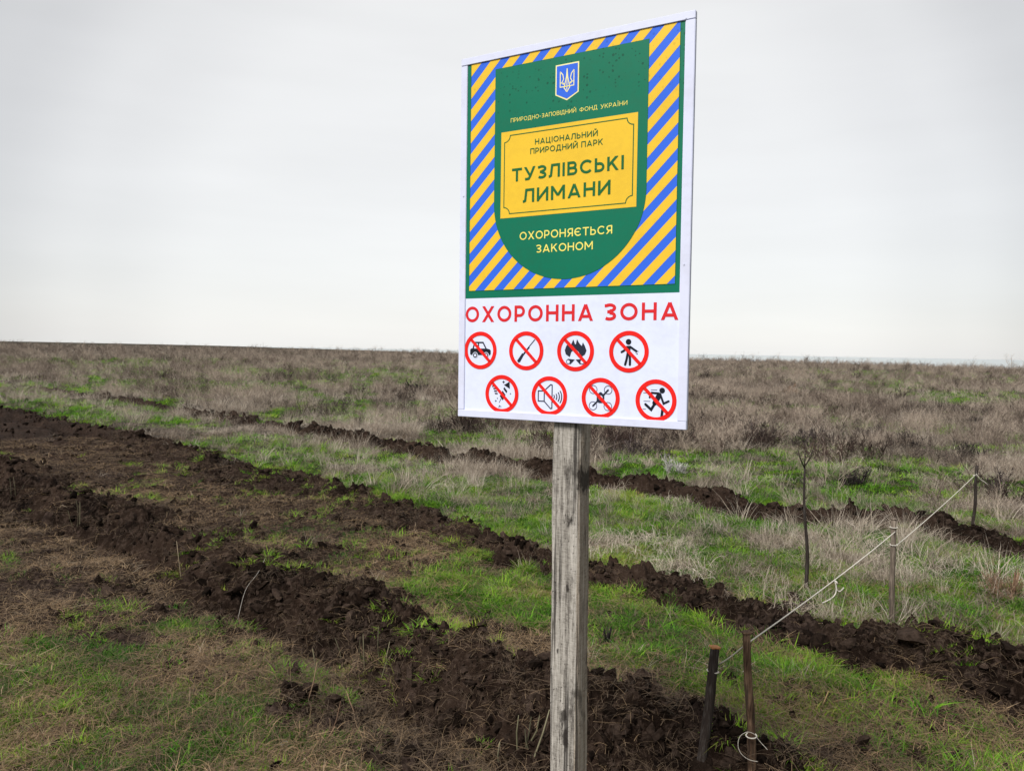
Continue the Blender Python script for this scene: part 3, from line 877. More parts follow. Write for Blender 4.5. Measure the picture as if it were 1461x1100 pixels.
class Print:
    def __init__(self, name, z=.0004): self.name = name; self.z = z; self.v = []; self.f = []; self.mi = []; self.mats = []
    def poly(self, pts, mat, dz=0.0, clip=None):
        if clip: pts = clip_poly(list(pts), clip)
        if len(pts) < 3: return
        if mat not in self.mats: self.mats.append(mat)
        b = len(self.v)
        self.v += [(p[0], p[1], self.z + dz) for p in pts]
        area = sum(pts[i - 1][0] * pts[i][1] - pts[i][0] * pts[i - 1][1] for i in range(len(pts)))
        idx = list(range(b, b + len(pts)))
        self.f.append(idx if area > 0 else idx[::-1]); self.mi.append(self.mats.index(mat))
    def strip(self, pts, w, mat, dz=0.0, clip=None, closed=False, w1=None):
        """a line of given width as a chain of quads with mitred joints"""
        n = len(pts); P = [Vector((p[0], p[1])) for p in pts]; off = []
        for i in range(n):
            a = P[i - 1] if (i > 0 or closed) else None; c = P[(i + 1) % n] if (i < n - 1 or closed) else None
            d1 = (P[i] - a).normalized() if a is not None else None
            d2 = (c - P[i]).normalized() if c is not None else None
            d1 = d1 or d2; d2 = d2 or d1
            n1 = Vector((-d1.y, d1.x)); n2 = Vector((-d2.y, d2.x)); m = n1 + n2
            m = m.normalized() if m.length > 1e-6 else n1
            k = min(1.8, 1 / max(.3, m.dot(n1)))
            ww = w if w1 is None else w + (w1 - w) * i / (n - 1)
            off.append(m * (ww * .5 * k))
        for i in range(n if closed else n - 1):
            j = (i + 1) % n
            self.poly([P[i] - off[i], P[j] - off[j], P[j] + off[j], P[i] + off[i]], mat, dz, clip)
    def disc(self, cx, cy, r, mat, dz=0.0, clip=None, n=28, ry=None):
        ry = ry or r
        self.poly([(cx + r * math.cos(2 * math.pi * k / n), cy + ry * math.sin(2 * math.pi * k / n)) for k in range(n)], mat, dz, clip)
    def ring(self, cx, cy, r0, r1, mat, dz=0.0, clip=None, n=64):
        for k in range(n):
            a, b = 2 * math.pi * k / n, 2 * math.pi * (k + 1) / n
            self.poly([(cx + r0 * math.cos(a), cy + r0 * math.sin(a)), (cx + r1 * math.cos(a), cy + r1 * math.sin(a)),
                       (cx + r1 * math.cos(b), cy + r1 * math.sin(b)), (cx + r0 * math.cos(b), cy + r0 * math.sin(b))], mat, dz, clip)
    def build(self):
        o = mesh_obj(self.name, self.v, self.f, self.mats)
        o.data.polygons.foreach_set('material_index', self.mi)
        put_sign(o, panel)
        return o

p = Print('green_background', .0003)
p.poly([(XL, .3335), (.6345, .3335), (.6345, YT), (XL, YT)], M_PGREEN); p.build()

p = Print('striped_field', .0006)
sx0, sx1, sy0, sy1 = .0318, .6232, .3542, YT
p.poly([(sx0, sy0), (sx1, sy0), (sx1, sy1), (sx0, sy1)], M_PBLUE)
per = .0612; ph = .9231 - .0322 - .0055      # top edge of one yellow band on the left side
c = ph - 40 * per
while c < 1.2:
    c0, c1 = c - .0315, c                 # band c0 < y - x < c1, stripes rise to the right
    p.poly([(-1, -1 + c0), (2, 2 + c0), (2, 2 + c1), (-1, -1 + c1)], M_PYEL, .0003, rect_edges(sx0, sx1, sy0, sy1))
    c += per
p.strip([(sx0, sy0), (sx0, sy1)], .0012, M_PDGRN, .0005); p.strip([(sx1, sy0), (sx1, sy1)], .0012, M_PDGRN, .0005)
p.strip([(sx0, sy0), (sx1, sy0)], .0012, M_PDGRN, .0005)
p.build()

p = Print('green_shield_field', .0013)
cxs, rxs, yc = .3280, .2170, .5900
shield = [(cxs - rxs, .9535)] + [(cxs - rxs * math.cos(a), yc - .2125 * math.sin(a)) for a in np.linspace(0, math.pi, 49)] + [(cxs + rxs, .9535)]
p.strip(shield, .0020, M_PDGRN, -.0002, closed=True)
p.poly(shield, M_PGREEN); p.build()

p = Print('coat_of_arms', .0017)
ex0, ex1, eyt, eyb, eyp = .2925, .3592, .9330, .8560, .8385
p.poly([(ex0, eyb), ((ex0 + ex1) / 2, eyp), (ex1, eyb), (ex1, eyt), (ex0, eyt)], M_PLINE)
b_ = .0034
p.poly([(ex0 + b_, eyb + .0018), ((ex0 + ex1) / 2, eyp + .0042), (ex1 - b_, eyb + .0018), (ex1 - b_, eyt - b_), (ex0 + b_, eyt - b_)], M_PBLUE, .0003)
ec = (ex0 + ex1) / 2
def em(x, y): return (ec + x * .0195, .8925 + y * .0290)
lw = .0024
for sgn in (-1, 1):
    p.strip([em(sgn * 1.0, .75), em(sgn * 1.0, -.62), em(sgn * .45, -.62)], lw, M_PLINE, .0006)
    p.strip([em(sgn * 1.0, .75), em(sgn * .62, .45), em(sgn * .50, .05), em(sgn * .72, -.22), em(sgn * .55, -.40), em(sgn * .25, -.36)], lw, M_PLINE, .0006)
    p.strip([em(0, .95), em(sgn * .10, .2), em(sgn * .30, -.40), em(sgn * .42, -.72), em(0, -1.12)], lw, M_PLINE, .0006)
    p.strip([em(sgn * .95, -.26), em(sgn * .45, -.30)], lw * .8, M_PLINE, .0006)
p.strip([em(-.42, -.62), em(.42, -.62)], lw, M_PCREAM, .0007)
p.strip([em(0, .95), em(0, -.95)], lw * .9, M_PLINE, .0007)
p.build()

p = Print('yellow_plate', .0017)
p.poly([(.1313, .5487), (.5206, .5487), (.5206, .7808), (.1313, .7808)], M_PYEL)
lx0, lx1, ly0, ly1, k_ = .1418, .5098, .5598, .7698, .0175
def notch(cx, cy, a0, a1): return [(cx + k_ * math.cos(a), cy + k_ * math.sin(a)) for a in np.linspace(a0, a1, 6)]
hp = math.pi / 2
def bite(cx, cy, a0, a1):      # concave corner
    m = [(cx + k_ * math.cos(a), cy + k_ * math.sin(a)) for a in np.linspace(a0, a1, 6)]
    return m
ln = bite(lx0, ly0, hp, 0) + bite(lx1, ly0, 2 * hp, hp) + bite(lx1, ly1, 3 * hp, 2 * hp) + bite(lx0, ly1, 4 * hp, 3 * hp)
p.strip(ln, .0026, M_PDGRN, .0003, closed=True)
p.build()

# lettering: every letter drawn as strokes of even weight, like the plain geometric capitals on the board
def arc(cx, cy, rx, ry, a0, a1, n=14): return [(cx + rx * math.cos(R(a)), cy + ry * math.sin(R(a))) for a in np.linspace(a0, a1, n)]
def glyph(ch, w):
    """width and strokes of a capital one unit high; w is the stroke weight. A stroke is (points, closed)"""
    h = w / 2; T = 1 - h
    def bowl(x0, x1, y0, y1):      # D-shaped bowl opening to the left
        ry = (y1 - y0) / 2; rx = min(ry, x1 - x0)
        return [(x0, y1)] + arc(x1 - rx, (y0 + y1) / 2, rx, ry, 90, -90) + [(x0, y0)]
    if ch == ' ': return .42, []
    if ch == '-': return .42, [([(.02, .42), (.40, .42)], 0)]
    if ch in 'ОФ':
        W = .96 if ch == 'О' else 1.04
        if ch == 'О': return W, [(arc(W / 2, .5, W / 2 - h, .5 - h, 0, 345, 24), 1)]
        return W, [(arc(W / 2, .51, W / 2 - h, .34, 0, 345, 24), 1), ([(W / 2, 0), (W / 2, 1)], 0)]
    if ch == 'П': return .80, [([(h, 0), (h, T), (.80 - h, T), (.80 - h, 0)], 0)]
    if ch == 'Н': return .80, [([(h, 0), (h, 1)], 0), ([(.80 - h, 0), (.80 - h, 1)], 0), ([(h, .51), (.80 - h, .51)], 0)]
    if ch in 'ИЙ':
        k = [([(h, 0), (h, 1)], 0), ([(.84 - h, 0), (.84 - h, 1)], 0), ([(h * .6, .06), (.84 - h * .6, .94)], 0)]
        if ch == 'Й': k.append((arc(.42, 1.27, .15, .13, 190, 350, 9), 0))
        return .84, k
    if ch == 'Р': return .70, [([(h, 0), (h, 1)], 0), (bowl(h, .70 - h, .38, T), 0)]
    if ch == 'Ь': return .70, [([(h, 0), (h, 1)], 0), (bowl(h, .70 - h, h, .60), 0)]
    if ch == 'В': return .74, [([(h, 0), (h, 1)], 0), (bowl(h, .69 - h, .52, T), 0), (bowl(h, .74 - h, h, .52), 0)]
    if ch == 'Я': return .74, [([(.74 - h, 0), (.74 - h, 1)], 0), ([(.74 - q[0], q[1]) for q in bowl(h, .70 - h, .40, T)], 0), ([(.42, .42), (.06, -.04)], 0)]
    if ch == 'Д': return .96, [([(.20, h), (.30, T), (.80 - h, T), (.80 - h, h)], 0), ([(h, -.17), (h, h), (.96 - h, h), (.96 - h, -.17)], 0)]
    if ch == 'Л': return .84, [([(0, h), (.09, h), (.17, .14), (.25, T), (.84 - h, T), (.84 - h, 0)], 0)]
    if ch == 'З': return .70, [([(.05, .86)] + arc(.33, .735, .30 - h * .3, .265 - h, 128, -90, 14), 0), (arc(.33, .27, .37 - h, .27 - h * 1.0, 90, -140, 14), 0), ([(.20, .515), (.36, .515)], 0)]
    if ch == 'А': return .92, [([(h * .9, -.04), (.46, 1.0 - h * .35)], 0), ([(.46, 1.0 - h * .35), (.92 - h * .9, -.04)], 0), ([(.20, .27), (.72, .27)], 0)]
    if ch in 'ІЇ':
        k = [([(h, 0), (h, 1)], 0)]
        if ch == 'І': return w, k
        return w * 2.6, [([(w * 1.3, 0), (w * 1.3, 1)], 0), ([(0, 1.17), (w, 1.17)], 0), ([(w * 1.6, 1.17), (w * 2.6, 1.17)], 0)]
    if ch == 'У': return .84, [([(h * .6, 1.04), (.45, .34)], 0), ([(.84 - h * .6, 1.04), (.48, .30), (.36, .10), (.26, h), (.08, h)], 0)]
    if ch == 'К': return .80, [([(h, 0), (h, 1)], 0), ([(.80 - h, 1.04), (h, .36)], 0), ([(.32, .58), (.80 - h * .8, -.04)], 0)]
    if ch == 'Ц': return .88, [([(h, 1), (h, h), (.88 - h, h), (.88 - h, -.17)], 0), ([(.74 - h, h), (.74 - h, 1)], 0)]
    if ch == 'Т': return .78, [([(0, T), (.78, T)], 0), ([(.39, 0), (.39, 1)], 0)]
    if ch in 'СЄ':
        k = [(arc(.49, .5, .49 - h, .5 - h, 42, 318, 20), 0)]
        if ch == 'Є': k.append(([(h, .5), (.62, .5)], 0))
        return .88, k
    if ch == 'М': return 1.0, [([(h, 0), (h, 1)], 0), ([(1 - h, 0), (1 - h, 1)], 0), ([(h * .7, .99), (.5, .30)], 0), ([(.5, .30), (1 - h * .7, .99)], 0)]
    if ch == 'Х': return .86, [([(h * .9, -.04), (.86 - h * .9, 1.04)], 0), ([(h * .9, 1.04), (.86 - h * .9, -.04)], 0)]
    raise ValueError(ch)
def lettering(body, x0, x1, base, cap, mat, z, weight=.15, gap=.17):
    gs = [glyph(c, weight) for c in body]
    k = (x1 - x0) / cap / (sum(g[0] for g in gs) + gap * (len(gs) - 1))      # width factor of the line
    p = Print('lettering', z); x = x0
    for ch, (W, strokes) in zip(body, gs):
        lay = 0
        wx = 1.0 if W <= weight * 1.01 else k
        for pts, closed in strokes:
            q = [(x + a * k * cap, base + b * cap) for a, b in pts]
            straight = len(pts) == 2
            lo, hi = (0.0, 1.0) if ch in 'АКХУИМЯ' else (-.2, 1.4)
            p.strip(q, weight * cap, mat, lay * .00003, [(0, -1, -(base + lo * cap)), (0, 1, base + hi * cap)], closed=bool(closed))
            lay += 1
        x += (W + gap) * k * cap
    return p.build()
lettering('ПРИРОДНО-ЗАПОВІДНИЙ', .1601, .3530, .8040, .0110, M_PCREAM, .0019, .122)
lettering('ФОНД', .3625, .4120, .8033, .0110, M_PCREAM, .0019, .122)
lettering('УКРАЇНИ', .4205, .4921, .8026, .0110, M_PCREAM, .0019, .122)
lettering('НАЦІОНАЛЬНИЙ', .2347, .4143, .7362, .0150, M_PDGRN, .0024, .155)
lettering('ПРИРОДНИЙ', .2209, .3590, .7125, .0150, M_PDGRN, .0024, .155)
lettering('ПАРК', .3690, .4289, .7125, .0150, M_PDGRN, .0024, .155)
lettering('ТУЗЛІВСЬКІ', .1661, .4863, .6446, .0352, M_PDGRN, .0024, .185)
lettering('ЛИМАНИ', .2005, .4518, .5856, .0365, M_PDGRN, .0024, .185)
lettering('ОХОРОНЯЄТЬСЯ', .1921, .4582, .4864, .0214, M_PCREAM, .0019, .145)
lettering('ЗАКОНОМ', .2425, .4059, .4497, .0210, M_PCREAM, .0019, .145)
lettering('ОХОРОННА', .0212, .4097, .2668, .0440, M_PRED2, .0005, .185, .2)
lettering('ЗОНА', .4385, .6338, .2668, .0440, M_PRED2, .0005, .185, .2)

# prohibition symbols: unit coordinates inside each ring, y up
OPEN = rect_edges(XL, XR, YB, YT)
def symbol(cx, cy, draw):
    r = .0525
    p = Print('prohibition_symbol', .0004)
    def U(x, y): return (cx + x * r, cy + y * r)
    draw(p, U, r)
    p.ring(cx, cy, r * .79, r, M_PRED, .0006, OPEN)
    p.strip([U(-.60, .60), U(.60, -.60)], r * .165, M_PRED, .0006, OPEN)
    p.build()
def caps(p, U, r, pts, w, mat=None, dz=.0003):
    mat = mat or M_PBLACK
    q = [U(*a) for a in pts]
    p.strip(q, w * r, mat, dz, OPEN)
    for a in q: p.disc(a[0], a[1], w * r / 2, mat, dz + .00004, OPEN, 12)
def d_car(p, U, r):
    p.poly([U(*a) for a in [(-.64, -.20), (-.64, .03), (-.58, .10), (.40, .10), (.58, .06), (.64, 0), (.64, -.20), (.58, -.25), (-.58, -.25)]], M_PBLACK, .0001)
    p.strip([U(-.46, .08), U(-.36, .42), U(.16, .42), U(.36, .08)], .075 * r, M_PBLACK, .0002)
    p.strip([U(-.12, .42), U(-.12, .08)], .07 * r, M_PBLACK, .0002)
    for wx in (-.32, .36):
        p.disc(*U(wx, -.26), .17 * r, M_WHITE, .0003); p.disc(*U(wx, -.26), .135 * r, M_PBLACK, .0004); p.disc(*U(wx, -.26), .075 * r, M_WHITE, .0005)
def d_rifle(p, U, r):
    p.strip([U(.50, .58), U(.02, .05)], .045 * r, M_PGREY, .0002); p.strip([U(.18, .20), U(-.18, -.22)], .085 * r, M_PGREY, .0003)
    p.poly([U(*a) for a in [(-.12, -.20), (-.22, -.12), (-.52, -.52), (-.44, -.62), (-.34, -.58)]][::-1], M_PGREY, .0003)
    p.strip([U(-.04, -.02), U(.06, -.10)], .04 * r, M_PGREY, .0003)
def d_fire(p, U, r):
    p.poly([U(*a) for a in [(-.30, -.30), (-.52, -.16), (-.58, .04), (-.50, .26), (-.36, .42), (-.36, .24), (-.22, .36), (-.12, .58), (-.02, .34), (-.04, .08), (-.22, -.04)]], M_PGREY, .0002)
    p.poly([U(*a) for a in [(.30, -.30), (.52, -.16), (.60, .04), (.50, .28), (.40, .44), (.34, .26), (.20, .40), (.08, .60), (.02, .34), (.04, .08), (.20, -.06)]], M_PGREY, .0002)
    p.poly([U(*a) for a in [(-.10, .34), (.10, .34), (.16, .0), (.0, .08), (-.16, .0)]], M_PGREY, .0001)
    for s in (-1, 1):
        p.poly([U(s * .02, -.42), U(s * .40, -.38), U(s * .46, -.50), U(s * .26, -.66)], M_PGREY, .0002)
        p.disc(*U(s * .37, -.53), .125 * r, M_PGREY, .0003, None, 16); p.disc(*U(s * .375, -.535), .085 * r, M_WHITE, .0004, None, 16)
def d_litter(p, U, r):
    p.disc(*U(-.02, .47), .14 * r, M_PBLACK, .0002)
    p.poly([U(*a) for a in [(-.12, .28), (.10, .28), (.07, -.10), (-.10, -.10)]], M_PBLACK, .0002)
    caps(p, U, r, [(.06, .24), (.24, .12), (.38, .03)], .105); caps(p, U, r, [(-.10, .22), (-.24, .05), (-.36, -.02)], .105)
    caps(p, U, r, [(-.05, -.08), (-.10, -.36), (-.17, -.62)], .115); caps(p, U, r, [(.04, -.08), (.07, -.36), (.07, -.62)], .115)
    p.disc(*U(.46, .02), .025 * r, M_PBLACK, .0002, None, 10); p.disc(*U(.42, -.10), .032 * r, M_PBLACK, .0002, None, 10)
    p.disc(*U(.36, -.05), .02 * r, M_PBLACK, .0002, None, 10)
def d_fireworks(p, U, r):
    def rocket(cx, cy, ang, s):
        d = Vector((math.sin(ang), math.cos(ang))); n = Vector((d.y, -d.x))
        def q(a, b): return U(cx + s * (a * n.x + b * d.x), cy + s * (a * n.y + b * d.y))
        p.poly([q(-.20, .34), q(.20, .34), q(0, .66)], M_PBLACK, .0002)
        for k in range(3):
            yb = .26 - .22 * k
            p.poly([q(-.13, yb), q(.13, yb - .10), q(.13, yb - .22), q(-.13, yb - .12)], M_PBLACK, .0002)
        return q
    q = rocket(.14, .08, .50, 1.0)
    p.strip([q(0, -.36), q(0, -.62)], .03 * r, M_PGREY, .0002)
    rocket(-.40, .18, -.36, .62)
    def star(x, y, s, m=M_PBLACK):
        p.poly([U(x, y + s), U(x + .25 * s, y + .25 * s), U(x + s, y), U(x + .25 * s, y - .25 * s), U(x, y - s), U(x - .25 * s, y - .25 * s), U(x - s, y), U(x - .25 * s, y + .25 * s)][::-1], m, .0002)
    star(.10, .63, .10); star(.52, .03, .055, M_PGREY); star(-.36, -.38, .075); star(-.26, -.24, .05, M_PGREY)
    for a in (-.9, -.3, .3): p.strip([U(-.14, -.60), U(-.14 + .16 * math.sin(a + 3.1), -.60 + .14 * math.cos(a + 3.1))], .022 * r, M_PGREY, .0002)
def d_speaker(p, U, r):
    p.strip([U(-.62, .24), U(-.28, .24), U(-.28, -.28), U(-.62, -.28)], .055 * r, M_PGREY, .0002, closed=True)
    p.strip([U(-.28, .26), U(.08, .58), U(.16, .56), U(.16, -.62), U(.08, -.64), U(-.28, -.28)], .055 * r, M_PGREY, .0002)
    for rad in (.12, .26, .40, .53):
        a1 = .85 if rad < .2 else .62
        p.strip([U(.17 + rad * math.cos(a), -.03 + rad * math.sin(a)) for a in np.linspace(-a1, a1, 11)], .055 * r, M_PGREY, .0002)
def d_drone(p, U, r):
    p.poly([U(*a) for a in [(-.20, -.16), (-.08, -.24), (.08, -.24), (.20, -.16), (.20, .16), (.10, .24), (.03, .30), (-.03, .30), (-.10, .24), (-.20, .16)]], M_PGREY, .0002)
    p.disc(*U(0, .02), .11 * r, M_WHITE, .0003, None, 16)
    for ax in (-1, 1):
        for ay in (-1, 1):
            c = (ax * .39, .01 + ay * .40)
            caps(p, U, r, [(ax * .14, ay * .14), c], .085, M_PGREY, .0003)
            p.ring(*U(*c), .185 * r, .215 * r, M_PGREY, .0002, None, 28)
def d_runner(p, U, r):
    p.disc(*U(.30, .48), .135 * r, M_PBLACK, .0002)
    caps(p, U, r, [(.16, .26), (.04, .02), (-.05, -.12)], .24)
    caps(p, U, r, [(.14, .34), (-.20, .36), (-.30, .14)], .10); caps(p, U, r, [(.22, .28), (.38, -.13), (.62, -.01)], .10)
    caps(p, U, r, [(-.04, -.14), (-.22, -.44), (-.50, -.20)], .125); caps(p, U, r, [(.04, -.12), (.34, -.36), (.30, -.72)], .125)
    for a, b, y in ((-.25, .06, .50), (-.62, -.45, .34), (-.60, -.27, -.05), (-.64, -.48, -.43)): p.strip([U(a, y), U(b, y)], .022 * r, M_PGREY, .0002)
for (cx, cy), fn in zip([(.0712, .1881), (.2159, .1883), (.3613, .1885), (.5079, .1885), (.1419, .0687), (.2873, .0687), (.4340, .0685), (.5808, .0685)],
                        [d_car, d_rifle, d_fire, d_litter, d_fireworks, d_speaker, d_drone, d_runner]):
    symbol(cx, cy, fn)

# the post: a squared timber, worn, with wane on its right arris
def mat_post():
    k = NT('weathered_grey_timber'); o = k.obj()
    def st_(sc, z): 
        mp = k.n.new('ShaderNodeMapping'); mp.inputs['Scale'].default_value = (sc, sc, sc * z); k.link(o, mp.inputs['Vector']); return mp.outputs['Vector']
    g1 = k.noise(st_(260, .03), 1, 6, .7); g2 = k.noise(st_(75, .03), 1, 5, .6); fib = k.noise(st_(700, .05), 1, 3, .6)
    big = k.noise(st_(9, .5), 1, 5, .65); saw = k.noise(st_(60, 4.5), 1, 3, .6)
    f = k.math('ADD', k.math('ADD', k.math('MULTIPLY', g1, .34), k.math('MULTIPLY', g2, .30)), k.math('ADD', k.math('MULTIPLY', fib, .22), k.math('MULTIPLY', saw, .14)))
    grey = k.ramp(f, [(.36, L(.035, .030, .026)), (.43, L(.155, .138, .118)), (.50, L(.34, .312, .272)), (.60, L(.55, .51, .455))])
    tan = k.ramp(f, [(.38, L(.10, .075, .055)), (.46, L(.27, .22, .17)), (.53, L(.42, .36, .29)), (.62, L(.58, .52, .44))])
    sx = k.n.new('ShaderNodeSeparateXYZ'); k.link(o, sx.inputs['Vector'])
    side = k.ramp(k.math('ADD', sx.outputs['X'], k.math('MULTIPLY', k.math('SUBTRACT', big, .5), .012)), [(.0335, L(0, 0, 0)), (.0352, L(1, 1, 1))])
    low = k.ramp(k.math('ADD', sx.outputs['Z'], k.math('MULTIPLY', k.math('SUBTRACT', big, .5), .3)), [(-1.02 + 2, L(0, 0, 0)), (-.98 + 2, L(1, 1, 1))])
    c = k.mix(side, grey, tan)
    crk = k.ramp(k.noise(st_(48, .018), 1, 3, .55), [(.355, L(1, 1, 1)), (.40, L(0, 0, 0))])
    c = k.mix(k.math('MULTIPLY', crk, .85), c, L(.022, .018, .016))
    blot = k.ramp(k.noise(st_(22, .42), 1, 5, .7), [(.52, L(0, 0, 0)), (.66, L(1, 1, 1))])
    c = k.mix(k.math('MULTIPLY', blot, .75), c, L(.040, .033, .028))
    warp = k.noise(st_(55, .5), 1, 4, .65)
    for kx, kz, rx, rz in ((.013, -.262, .012, .020), (.006, -.445, .006, .013), (.0, -.80, .011, .030), (.006, -.845, .013, .035), (.036, -.155, .007, .045), (-.02, -.62, .004, .01)):
        dx = k.math('DIVIDE', k.math('SUBTRACT', sx.outputs['X'], kx), rx); dz = k.math('DIVIDE', k.math('SUBTRACT', sx.outputs['Z'], kz), rz)
        dd = k.math('ADD', k.math('SQRT', k.math('ADD', k.math('MULTIPLY', dx, dx), k.math('MULTIPLY', dz, dz))), k.math('MULTIPLY', k.math('SUBTRACT', warp, .5), 3.2))
        c = k.mix(k.ramp(dd, [(.45, L(.85, .85, .85)), (1.0, L(0, 0, 0))]), c, L(.018, .014, .012))
    spk = k.ramp(k.noise(st_(190, .6), 1, 2, .6), [(.66, L(0, 0, 0)), (.72, L(1, 1, 1))])
    c = k.mix(k.math('MULTIPLY', spk, .7), c, L(.035, .03, .027))
    h = k.math('SUBTRACT', f, k.math('MULTIPLY', k.math('ADD', crk, spk), .5))
    k.bsdf(c, .88, .15, k.bump(h, .9, .006))
    return k.m
M_POST = mat_post()
def build_post():
    r = random.Random(4)
    x0, x1, z0, z1 = .2945, .3765, -.0115, -.086
    prof = [(x0 + .004, z0), (x1 - .006, z0), (x1 - .001, z0 - .005), (x1, z0 - .02), (x1 - .001, z1 + .008), (x1 - .008, z1), (x0 + .006, z1), (x0, z1 + .006), (x0, z0 - .004)]
    n = 70; y0, y1 = -1.36 - .35, .93
    v = []; f = []; m = len(prof)
    for i in range(n + 1):
        y = y0 + (y1 - y0) * i / n
        shift = .0016 * math.sin(y * 5.1) + .001 * math.sin(y * 13 + 1) + .0035 * max(0, -y)
        wane = .008 * max(0, math.sin(y * 6.3 + .7)) * max(0, math.sin(y * 2.1 + 2))
        for k, (a, b) in enumerate(prof):
            aa = a + shift + r.gauss(0, .00025); bb = b + r.gauss(0, .00025)
            if y > -.02: bb = min(bb, z0)
            if k in (1, 2): aa -= wane; bb -= wane * (k == 2)
            v.append((aa - .338, bb + .047, y))
    for i in range(n):
        for k in range(m):
            k2 = (k + 1) % m
            f.append((i * m + k, i * m + k2, (i + 1) * m + k2, (i + 1) * m + k)[::-1])
    f.append(tuple(range(m))); f.append(tuple(n * m + k for k in range(m))[::-1])
    o = mesh_obj('post', v, f, M_POST)
    bm = bmesh.new(); bm.from_mesh(o.data); bmesh.ops.recalc_face_normals(bm, faces=bm.faces); bm.to_mesh(o.data); bm.free()
    o.parent = sign
    # local frame of the timber: x along the board, y out of the board, z up
    pm = Matrix((SX, SN, SYv)).transposed().to_4x4()
    pm.translation = S_ORG + SX * .338 - SN * .047
    o.matrix_local = SIGN_INV @ pm
build_post()

# ------------------------------------------------------------------ stakes, sapling, twine
M_BARK = mat_wood('black_bark', [(.30, L(.010, .007, .006)), (.48, L(.028, .020, .016)), (.60, L(.06, .052, .046)), (.72, L(.24, .22, .20))], 1.4, .5)
M_STAKE = mat_wood('brown_stake_wood', [(.34, L(.016, .009, .006)), (.48, L(.075, .044, .027)), (.64, L(.22, .14, .088))], 1.4, .6)
M_GSTAKE = mat_wood('grey_stake_wood', [(.34, L(.035, .026, .019)), (.5, L(.14, .11, .085)), (.66, L(.34, .285, .225))], 1.4, .6)
M_CUT = mat_simple('fresh_cut_wood', L(.48, .22, .09), .8, .2, .4, 60)
M_TWINE = mat_simple('white_twine', L(.64, .60, .52), .9, .1, .35, 260)

def stake(name, label, base, top, r0, r1, mat, cutmat, seed, kink=.006, bury=.12):
    r = random.Random(seed); b, t = Vector(base), Vector(top)
    root = empty(name, b); tag(root, label, 'stake', 'stakes along the twine')
    mb = MB(); n = 14; pts = []; rad = []
    d = (t - b)
    b2 = -d.normalized() * bury
    for i in range(n + 1):
        u = i / n
        q = b2 + (d - b2) * u + Vector((math.sin(u * 7 + seed), math.cos(u * 5 + seed), 0)) * kink * math.sin(u * math.pi)
        pts.append(q); rad.append((r0 + (r1 - r0) * u) * r.uniform(.94, 1.06))
    mb.tube(pts, rad, 10, .5, True, .05, r)
    mb.build('shaft', mat, root)
    if cutmat:       # ragged hammered head
        mb2 = MB(); mb2.tube([d - d.normalized() * .002, d + d.normalized() * .004, d + d.normalized() * .007], [r1 * 1.02, r1 * 1.28, r1 * 1.0], 11, .5, True, .16, r)
        mb2.build('cut_head', cutmat, root, False)
    return root

def seen(px, py, px2, py2, dz=0.0):
    """base on the terrain under one pixel, top above it at the same distance under another"""
    g = ground_px(px, py); return g, at_y(px2, py2, g.y + dz)
# two nearest stakes: feet just below the frame's lower edge
gA, tA = seen(1000, 1106, 1020, 924, .04)
stA = stake('wooden_stake', 'thick black barked stake with orange cut top and twine loop', gA, tA, .0205, .0165, M_BARK, M_CUT, 3, .004)
gB, tB = seen(1073, 1098, 1065, 903, -.02)
stB = stake('wooden_stake', 'thin brown stake just right of the thick black one, curled twine at its foot', gB, tB, .0155, .0135, M_STAKE, M_STAKE, 5, .003)
gC, tC = seen(1272, 892, 1275, 741, 0)
stC = stake('wooden_stake', 'greyish stake with split pale top and two turns of twine beside the earth mound', gC, tC, .0160, .0140, M_GSTAKE, M_GSTAKE, 8, .003)
gD, tD = seen(1388, 755, 1394, 664, 0)
stD = stake('wooden_stake', 'farthest thin dark stake on the far furrow where the twine ends', gD, tD, .0150, .0125, M_BARK, None, 11, .012)

def sapling():
    g, t = seen(1151, 843, 1148, 668, 0)
    root = empty('sapling', g); tag(root, 'bare black young sapling with forked twigs at its tip', 'sapling')
    r = random.Random(2); mb = MB(); d = t - g; n = 16; pts = []; rad = []
    for i in range(n + 1):
        u = i / n; pts.append(d * u - Vector((0, 0, .06)) * (1 - u) + Vector((.012 * math.sin(u * 6), .01 * math.cos(u * 5), 0)) * math.sin(u * 3.14))
        rad.append(.0145 * (1 - .58 * u) * r.uniform(.93, 1.07))
    mb.tube(pts, rad, 8, .5, True, .06, r); mb.build('trunk', M_BARK, root)
    depth = g.y
    for a, b, w in (((1148, 668), (1138, 640), .0045), ((1148, 668), (1149, 634), .0045), ((1149, 664), (1160, 643), .0045), ((1147, 690), (1141, 684), .003), ((1149, 712), (1154, 705), .003), ((1143, 654), (1135, 646), .0025), ((1154, 652), (1161, 640), .0025), ((1147, 730), (1141, 722), .0025)):
        p0, p1 = at_y(a[0], a[1], depth) - g, at_y(b[0], b[1], depth + r.uniform(-.06, .06)) - g
        m = MB(); mid = (p0 + p1) / 2 + Vector((r.uniform(-.008, .008), 0, 0))
        m.tube([p0, mid, p1], [w, w * .75, w * .4], 6, .5); m.build('twig', M_BARK, root)
    return root
sapling()

